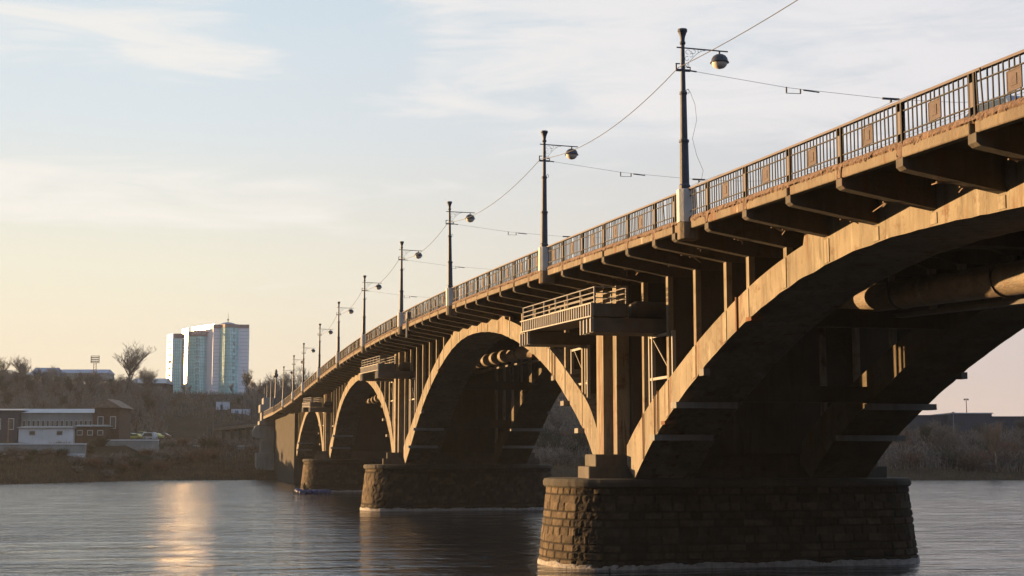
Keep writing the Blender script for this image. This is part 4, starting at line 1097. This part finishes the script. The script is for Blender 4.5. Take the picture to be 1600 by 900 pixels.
for X, a, b, w, lb in ps: simple_pole('approach_pole', X, a, b, w, .10, lb, arm=(X in (424, 409, 380)))
# ornate column lamp
r0 = simple_pole('column_lamp', 431.5, 583, 634, 272, .20, 'thick ornate column lamp standing on the abutment', 'column lamp', False, None)
m_ = MB(); h = ZY(583, 272) - ZY(634, 272); m_.lathe([(.25, 0), (.42, .2), (.42, .55), (.2, .8), (.28, 1.1), (.1, 1.5)], 10, (0, 0, h - .9)); m_.lathe([(.1, 0), (.25, .2), (.22, .5), (.05, .6)], 8, (-.35, 0, h - 1.0)); m_.build('lantern', M['pole'], r0)
for X, Yt, Yb, w, lb in ((247, 641, 662, 330, 'bare wooden pole in the yard right of the brick house'), (335, 643, 680, 300, 'wooden pole left of the curved approach road'), (326, 666, 684, 296, 'short wooden post on the bank near the approach road'), (3, 655, 700, 258, 'wooden pole at the left edge before the dark shed'), (314, 640, 662, 380, 'thin pole on the slope below the high-rise'), (17, 656, 690, 275, 'lamp pole in front of the dark shed'), (167, 590, 626, 420, 'thin mast rising behind the brick gable')):
    p = W(UX(X, w), w); m_ = MB(); m_.tube((0, 0, -1.5), (0, 0, ZY(Yt, w) - ZY(Yb, w)), .11, .08, n=6); m_.box(-.5, .5, -.05, .05, ZY(Yt, w) - ZY(Yb, w) - .5, ZY(Yt, w) - ZY(Yb, w) - .4)
    o = m_.build('utility_pole', M['wood'], None, loc=(p.x, p.y, ZY(Yb, w))); tag(o, lb, 'utility pole', 'utility poles on the bank')
# floodlight mast on the crest
p = W(UX(148, 620), 620); root = empty('floodlight_mast', (p.x, p.y, ZY(588, 620)), -YAW); tag(root, 'floodlight mast with a square lamp frame on the hill crest', 'floodlight')
m_ = MB(); m_.tube((-.8, 0, -2), (-.5, 0, 5.5), .15, n=5); m_.tube((.8, 0, -2), (.5, 0, 5.5), .15, n=5); 
for k in range(5): m_.tube((-.75, 0, k * 1.1), (.75, 0, k * 1.1 + .9), .08, n=4)
m_.build('mast', M['steel_dark'], root)
m_ = MB(); m_.box(-1.9, 1.9, -.1, .1, 5.5, 5.75); m_.box(-1.9, 1.9, -.1, .1, 8.5, 8.7); m_.box(-1.9, -1.7, -.1, .1, 5.75, 8.5); m_.box(1.7, 1.9, -.1, .1, 5.75, 8.5)
for i in range(4):
    for j in range(3): m_.box(-1.6 + i * .85, -1.0 + i * .85, -.2, .1, 5.95 + j * .85, 6.5 + j * .85)
m_.build('lamp_frame', M['steel_dark'], root)
# cars in the yard
random.seed(4)
cols = [(.35, .33, .05), (.5, .5, .5), (.30, .30, .10), (.45, .47, .5), (.4, .36, .06), (.12, .05, .04)]
kinds = ['yellow car', 'silver car', 'olive car', 'white van', 'yellow car', 'dark red car']
pos = ['second from the left', 'first on the left', 'third from the left', 'fourth from the left', 'fifth from the left', 'last on the right']
for i, X in enumerate((214, 207, 223, 234, 245, 256)):
    w = 335 + (i % 3) * 5; p = W(UX(X, w), w); c = make_car('parked_car', paint('paint_%s' % kinds[i].replace(' ', '_'), cols[i]), boxy=(i == 3), H=1.9 if i == 3 else 1.45)
    c.location = (p.x, p.y, hgt(UX(X, w), w)); c.rotation_euler = (0, 0, -YAW + R_(90 + random.uniform(-25, 25)))
    tag(c, '%s in the yard above the bank, %s' % (kinds[i], pos[i]), 'van' if i == 3 else 'car', 'cars parked in the yard')

# right bank: long blue sheds, mast
def hall(Xa, Xb, Yt, Yb, w, label, depth=20):
    a, b = UX(Xa, w), UX(Xb, w); c = W((a + b) / 2, w); root = empty('industrial_hall', (c.x, c.y, ZY(Yb, w)), -YAW); tag(root, label, 'industrial hall')
    h = ZY(Yt, w) - ZY(Yb, w); hw = (b - a) / 2
    m_ = MB(); m_.box(-hw, hw, 0, depth, -5, h); m_.build('wall', M['bluehall'], root)
    m_ = MB(); m_.box(-hw - .2, hw + .2, -.3, depth, h, h + .3); m_.build('roof', M['roofgrey'] if Xa == 1484 else M['bluehall'], root)
    n = max(2, int(hw / 3))
    for i in range(n):
        x = -hw + (i + .5) * 2 * hw / n; m_ = MB(); m_.box(x - .9, x + .9, -.06, .02, h * .35, h * .6); m_.build('window', M['darkglass'], root)
hall(1410, 1484, 651, 675, 390, 'dark low hall on the right bank nearest the bridge pier')
hall(1484, 1547, 647.5, 675, 386, 'taller blue-grey hall with pale roof on the right bank')
hall(1547, 1700, 653, 675, 394, 'long dark blue hall at the right edge of the far bank')
m_ = MB(); a = W(UX(1508, 460), 460); z0 = ZY(655, 460)
root = empty('light_mast', (a.x, a.y, z0), -YAW); tag(root, 'slender mast with a crown of lamps above the right bank halls', 'light mast')
m_.tube((0, 0, -6), (0, 0, ZY(625, 460) - z0), .16, .1, n=6); m_.build('mast', M['steel_dark'], root)
m_ = MB(); zt = ZY(625, 460) - z0; m_.box(-.6, .6, -.6, .6, zt, zt + .2); [m_.box(s * .55 - .2, s * .55 + .2, -.2, .2, zt - .3, zt) for s in (-1, 1)]; m_.build('lamp_head', M['steel_dark'], root)
for X, Yt, w in ((1487, 643, 300),):
    p = W(UX(X, w), w); m_ = MB(); m_.tube((0, 0, -1.5), (0, 0, ZY(646, w) - .5 + 0), .09, .07, n=6); m_.box(-.2, .2, -.2, .2, ZY(646, w) - .6, ZY(646, w) - .3); o = m_.build('utility_pole', M['steel'], None, loc=(p.x, p.y, .5)); tag(o, 'pale pole standing in the bushes on the right bank', 'utility pole')

# ------------------------------------------------------------------ trees and shrubs
def tree_meshes(seed, H, spread, mat_t, mat_c, name='bare_tree', levels=4, trunk_r=.22, upright=.5, tw=.017):
    rnd = random.Random(seed); T = MB(); K = MB()
    def grow(p, d, L, r, lv):
        n = 3 if lv > 1 else 2; q = p; seg = []
        for i in range(n):
            d = (d + Vector((rnd.uniform(-.22, .22), rnd.uniform(-.22, .22), rnd.uniform(-.02, .2)))).normalized()
            q2 = q + d * L / n; ra = r * (1 - .5 * i / n); rb = r * (1 - .5 * (i + 1) / n)
            (T if lv >= levels else K).tube(q, q2, max(ra, tw), max(rb, tw * .8), 5 if lv >= levels else 3, cap=False)
            seg.append((q2, d)); q = q2
        if lv == 0: return
        kids = {4: 10, 3: 5, 2: 5, 1: 5}[lv] if lv <= 4 else 6
        for k in range(kids):
            j = rnd.randrange(len(seg)) if lv < levels else (rnd.choice((0, 1, 1, 2, 2, 2)))
            bp_, bd = seg[j]
            a = rnd.uniform(0, 2 * math.pi); side = Vector((math.cos(a), math.sin(a), 0))
            nd_ = (bd * upright + side * spread * rnd.uniform(.6, 1.1) + Vector((0, 0, .35))).normalized()
            grow(bp_, nd_, L * rnd.uniform(.48, .72), r * .5, lv - 1)
    grow(Vector((0, 0, -.6)), Vector((0, 0, 1)), H * .48, trunk_r, levels)
    return T, K
def make_tree(seed, H, spread, mt, mc, name='bare_tree', **k):
    T, K = tree_meshes(seed, H, spread, mt, mc, **k); root = empty(name)
    T.build('trunk', mt, root); K.build('crown', mc, root); return root
protos = [make_tree(s, h, sp, M['bark'], mc, upright=up) for s, h, sp, mc, up in ((1, 9, .75, M['twig'], .6), (2, 8, .9, M['twig'], .5), (3, 10, .6, M['twig'], .8), (4, 7, 1.0, M['twigred'], .4), (5, 8, .8, M['twiggreen'], .6))]
used = [0] * len(protos)
def put_tree(k, u, w, sc, label, grp=None, z=None, cat='tree'):
    o = protos[k] if not used[k] else copy_tree(protos[k]); used[k] = 1
    p = W(u, w, hgt(u, w) if z is None else z); o.location = p; o.scale = (sc, sc, sc * random.uniform(.9, 1.1)); o.rotation_euler = (0, 0, random.uniform(0, 6.28)); tag(o, label, cat, grp); return o
random.seed(21)
# named skyline trees
for X, Yt, w, k, sc, lb in ((195, 547, 480, 1, 1.75, 'largest spreading bare tree on the hillside left of the high-rise'), (36, 557, 600, 1, 1.1, 'round bare tree on the crest behind the cream house'), (70, 562, 640, 1, 1.1, 'bare tree behind the blue hipped roof'), (137, 556, 610, 1, .75, 'slim bare tree beside the floodlight mast'),
   (440, 560, 420, 0, 1.5, 'bare tree rising behind the poles at the bridge end'), (456, 560, 430, 2, 1.4, 'upright bare tree behind the bridge end, right of its neighbour'), (428, 575, 430, 1, 1.1, 'small bare tree behind the ornate column lamp'), (500, 600, 460, 1, 1.2, 'bare tree peeping over the deck near the far end'), (232, 568, 560, 1, 1.0, 'bare tree above the brown house by the high-rise'), (217, 566, 600, 0, 1.0, 'bare tree on the crest right of the largest tree'), (5, 568, 610, 4, .9, 'bare tree at the far left of the crest')):
    put_tree(k, UX(X, w), w, sc * 1.35, lb)
# wood on the hillside
def wood(n, Xr, wr, scr, label, grp, ks=(0, 1, 2, 3, 4), avoid=()):
    c = 0; t = 0
    while c < n and t < n * 20:
        t += 1; X = random.uniform(*Xr); w = random.uniform(*wr)
        if any(a < X < b and c_ < w < d for a, b, c_, d in avoid): continue
        u = UX(X, w); put_tree(random.choice(ks), u, w, random.uniform(*scr), label, grp); c += 1
wood(135, (-15, 262), (345, 570), (.5, .9), 'bare tree in the dense wood covering the hillside', 'trees of the hillside wood', avoid=((30, 270, 330, 352), (195, 265, 545, 580)))
wood(34, (-10, 262), (600, 700), (.35, .75), 'bare tree along the crest of the hill', 'trees along the hill crest', avoid=((0, 100, 590, 660),))
wood(20, (385, 520), (400, 640), (.6, 1.2), 'bare tree on the slope right of the high-rise', 'trees right of the high-rise')
wood(30, (560, 960), (330, 520), (.8, 1.3), 'bare tree on the far slope seen under the second arch', 'trees behind the second arch')
wood(14, (262, 400), (400, 560), (.3, .5), 'low bare tree on the slope below the high-rise', 'low trees below the high-rise', avoid=((335, 395, 395, 430),))
# shrubs
def make_shrub(seed, mat, H=2.6):
    rnd = random.Random(seed); K = MB(); St = MB()
    for i in range(46):
        a = rnd.uniform(0, 6.28); d = Vector((math.cos(a) * .5, math.sin(a) * .5, rnd.uniform(.7, 1.4))).normalized(); p = Vector((rnd.uniform(-.5, .5), rnd.uniform(-.5, .5), -.3)); L = H * rnd.uniform(.6, 1.1)
        q = p + d * L * .5; St.tube(p, q, .035, .025, 3, cap=False)
        for k in range(8):
            s = p.lerp(q, rnd.uniform(.3, 1)); e = s + Vector((rnd.uniform(-1, 1), rnd.uniform(-1, 1), rnd.uniform(.2, 1.3))).normalized() * L * rnd.uniform(.3, .6); K.tube(s, e, .022, .016, 3, cap=False)
            for m in range(2): K.tube(s.lerp(e, .6), s.lerp(e, .6) + Vector((rnd.uniform(-1, 1), rnd.uniform(-1, 1), rnd.uniform(0, 1))) * .35, .016, .012, 3, cap=False)
    root = empty('shrub'); St.build('stems', M['bark'], root); K.build('twigs', mat, root); return root
shr = [make_shrub(1, M['twig']), make_shrub(2, M['twigred']), make_shrub(3, M['twiggreen'])]; su = [0, 0, 0]
def put_shrub(k, X, w, sc, label, grp=None, sq=1.0):
    o = shr[k] if not su[k] else copy_tree(shr[k]); su[k] = 1; u = UX(X, w)
    o.location = W(u, w, hgt(u, w)); o.scale = (sc * 1.25, sc * 1.25, sc * sq); o.rotation_euler = (0, 0, random.uniform(0, 6.28)); tag(o, label, 'shrub', grp); return o
put_shrub(1, 318, 281, 1.5, 'large reddish-brown shrub left of the abutment'); put_shrub(1, 256, 267, 1.3, 'reddish shrub beside the end of the pale wall'); put_shrub(1, 306, 279, 1.2, 'reddish shrub at the left foot of the largest one'); put_shrub(1, 334, 284, 1.1, 'reddish shrub between the largest one and the abutment')
def shrubs(n, Xr, dr, scr, label, grp, ks=(0, 0, 1, 2)):
    for i in range(n):
        X = random.uniform(*Xr); d = random.uniform(*dr); w = 255 + d
        for _ in range(3): w = float(np.interp(UX(X, w), SH_U, SH_W)) + d
        put_shrub(random.choice(ks), X, w, random.uniform(*scr), label, grp)
shrubs(44, (-10, 260), (24, 42), (.5, 1.0), 'bare shrub in the thicket below the left retaining wall', 'shrubs below the retaining wall', (0, 2, 2, 0))
shrubs(26, (138, 400), (26, 52), (.8, 1.5), 'bare shrub on the bank left of the abutment', 'shrubs left of the abutment', (0, 0, 1, 2))
shrubs(70, (640, 960), (14, 60), (1.0, 2.0), 'bare shrub on the far bank behind the arches', 'shrubs behind the arches')
shrubs(150, (1370, 1640), (12, 70), (1.0, 2.0), 'bare shrub in the thicket on the right bank', 'shrubs of the right bank')
wood(50, (1370, 1640), (285, 370), (.45, .75), 'bare tree in the thicket on the right bank', 'trees of the right bank', ks=(0, 1, 3, 4))
bt = make_tree(31, 8.5, .55, M['birch'], M['birchtwig'], 'birch_tree', upright=.9, trunk_r=.2)
bt.scale = (1, 1, 1.15); bt.location = W(UX(1551, 270), 270, hgt(UX(1551, 270), 270)); tag(bt, 'slender pale-trunked birch on the right bank', 'birch')
put_tree(1, UX(1593, 470), 470, .75, 'bare tree above the roof of the right edge hall'); put_tree(0, UX(1573, 480), 480, .5, 'small round bare tree above the right bank halls')

# undergrowth filling the wood
rnd = random.Random(99); g = MB()
def brush(n, Xr, wr, hr, avoid=()):
    for i in range(n):
        X = rnd.uniform(*Xr); w = rnd.uniform(*wr)
        if any(a < X < b and c_ < w < d for a, b, c_, d in avoid): continue
        u = UX(X, w); z = hgt(u, w) - .3; p = W(u, w, z); h = rnd.uniform(*hr)
        d = Vector((rnd.uniform(-.4, .4), rnd.uniform(-.4, .4), 1)).normalized(); t = rnd.uniform(0, 3.14); s = Vector((math.cos(t), math.sin(t), 0)) * .10
        tip = p + d * h; g.add([p - s, p + s, tip], [(0, 1, 2)])
        for k in range(4):
            q = p.lerp(tip, rnd.uniform(.35, .9)); e = q + Vector((rnd.uniform(-1, 1), rnd.uniform(-1, 1), rnd.uniform(.2, 1))) * h * .28
            g.add([q - s * .6, q + s * .6, e], [(0, 1, 2)])
brush(9000, (-20, 262), (352, 600), (2.0, 4.5), avoid=((195, 265, 545, 580),))
brush(3000, (262, 470), (395, 585), (1.0, 2.2)); brush(3500, (385, 520), (400, 640), (2, 5))
brush(5000, (560, 960), (275, 520), (1.5, 4)); brush(8000, (1370, 1640), (268, 370), (1.5, 4.2)); brush(1500, (138, 410), (285, 330), (.8, 1.6), avoid=((200, 262, 320, 352),))
tag(g.build('undergrowth', M['twig']), kind='stuff', label='dense leafless undergrowth of the wooded slopes')

# dry grass fringe on the banks
rnd = random.Random(77); g = MB()
for i in range(26000):
    X = rnd.uniform(-20, 420) if i % 2 else rnd.uniform(640, 1640); d = rnd.uniform(.3, 26) if rnd.random() < .8 else rnd.uniform(20, 46); w = 255 + d
    for _ in range(3): w = float(np.interp(UX(X, w), SH_U, SH_W)) + d
    u = UX(X, w); p = W(u, w, hgt(u, w) - .05); h = rnd.uniform(.25, .75); a = rnd.uniform(-.25, .25); b = rnd.uniform(-.25, .25); t = rnd.uniform(0, 3.14)
    dx, dy = math.cos(t) * .05, math.sin(t) * .05
    g.add([(p.x - dx, p.y - dy, p.z), (p.x + dx, p.y + dy, p.z), (p.x + a, p.y + b, p.z + h)], [(0, 1, 2)])
M['grass'] = pmat('dry_grass', (.11, .07, .035), 1, var=.45, scale=.25)
tag(g.build('grass', M['grass']), kind='stuff', label='dry brown grass along the river banks')

# ------------------------------------------------------------------ evening haze over the river
mb = MB(); mb.box(-3600, 3600, -1200, 4200, -11.0, 90.0)
hm = bpy.data.materials.new('haze'); hm.use_nodes = True; N = hm.node_tree.nodes; N.clear()
pv = N.new('ShaderNodeVolumePrincipled'); pv.inputs['Color'].default_value = (.80, .88, 1.0, 1); pv.inputs['Density'].default_value = 0.00011; pv.inputs['Anisotropy'].default_value = .2
on = N.new('ShaderNodeOutputMaterial'); hm.node_tree.links.new(pv.outputs[0], on.inputs['Volume'])
tag(mb.build('haze', hm), kind='stuff', label='thin pale evening haze')
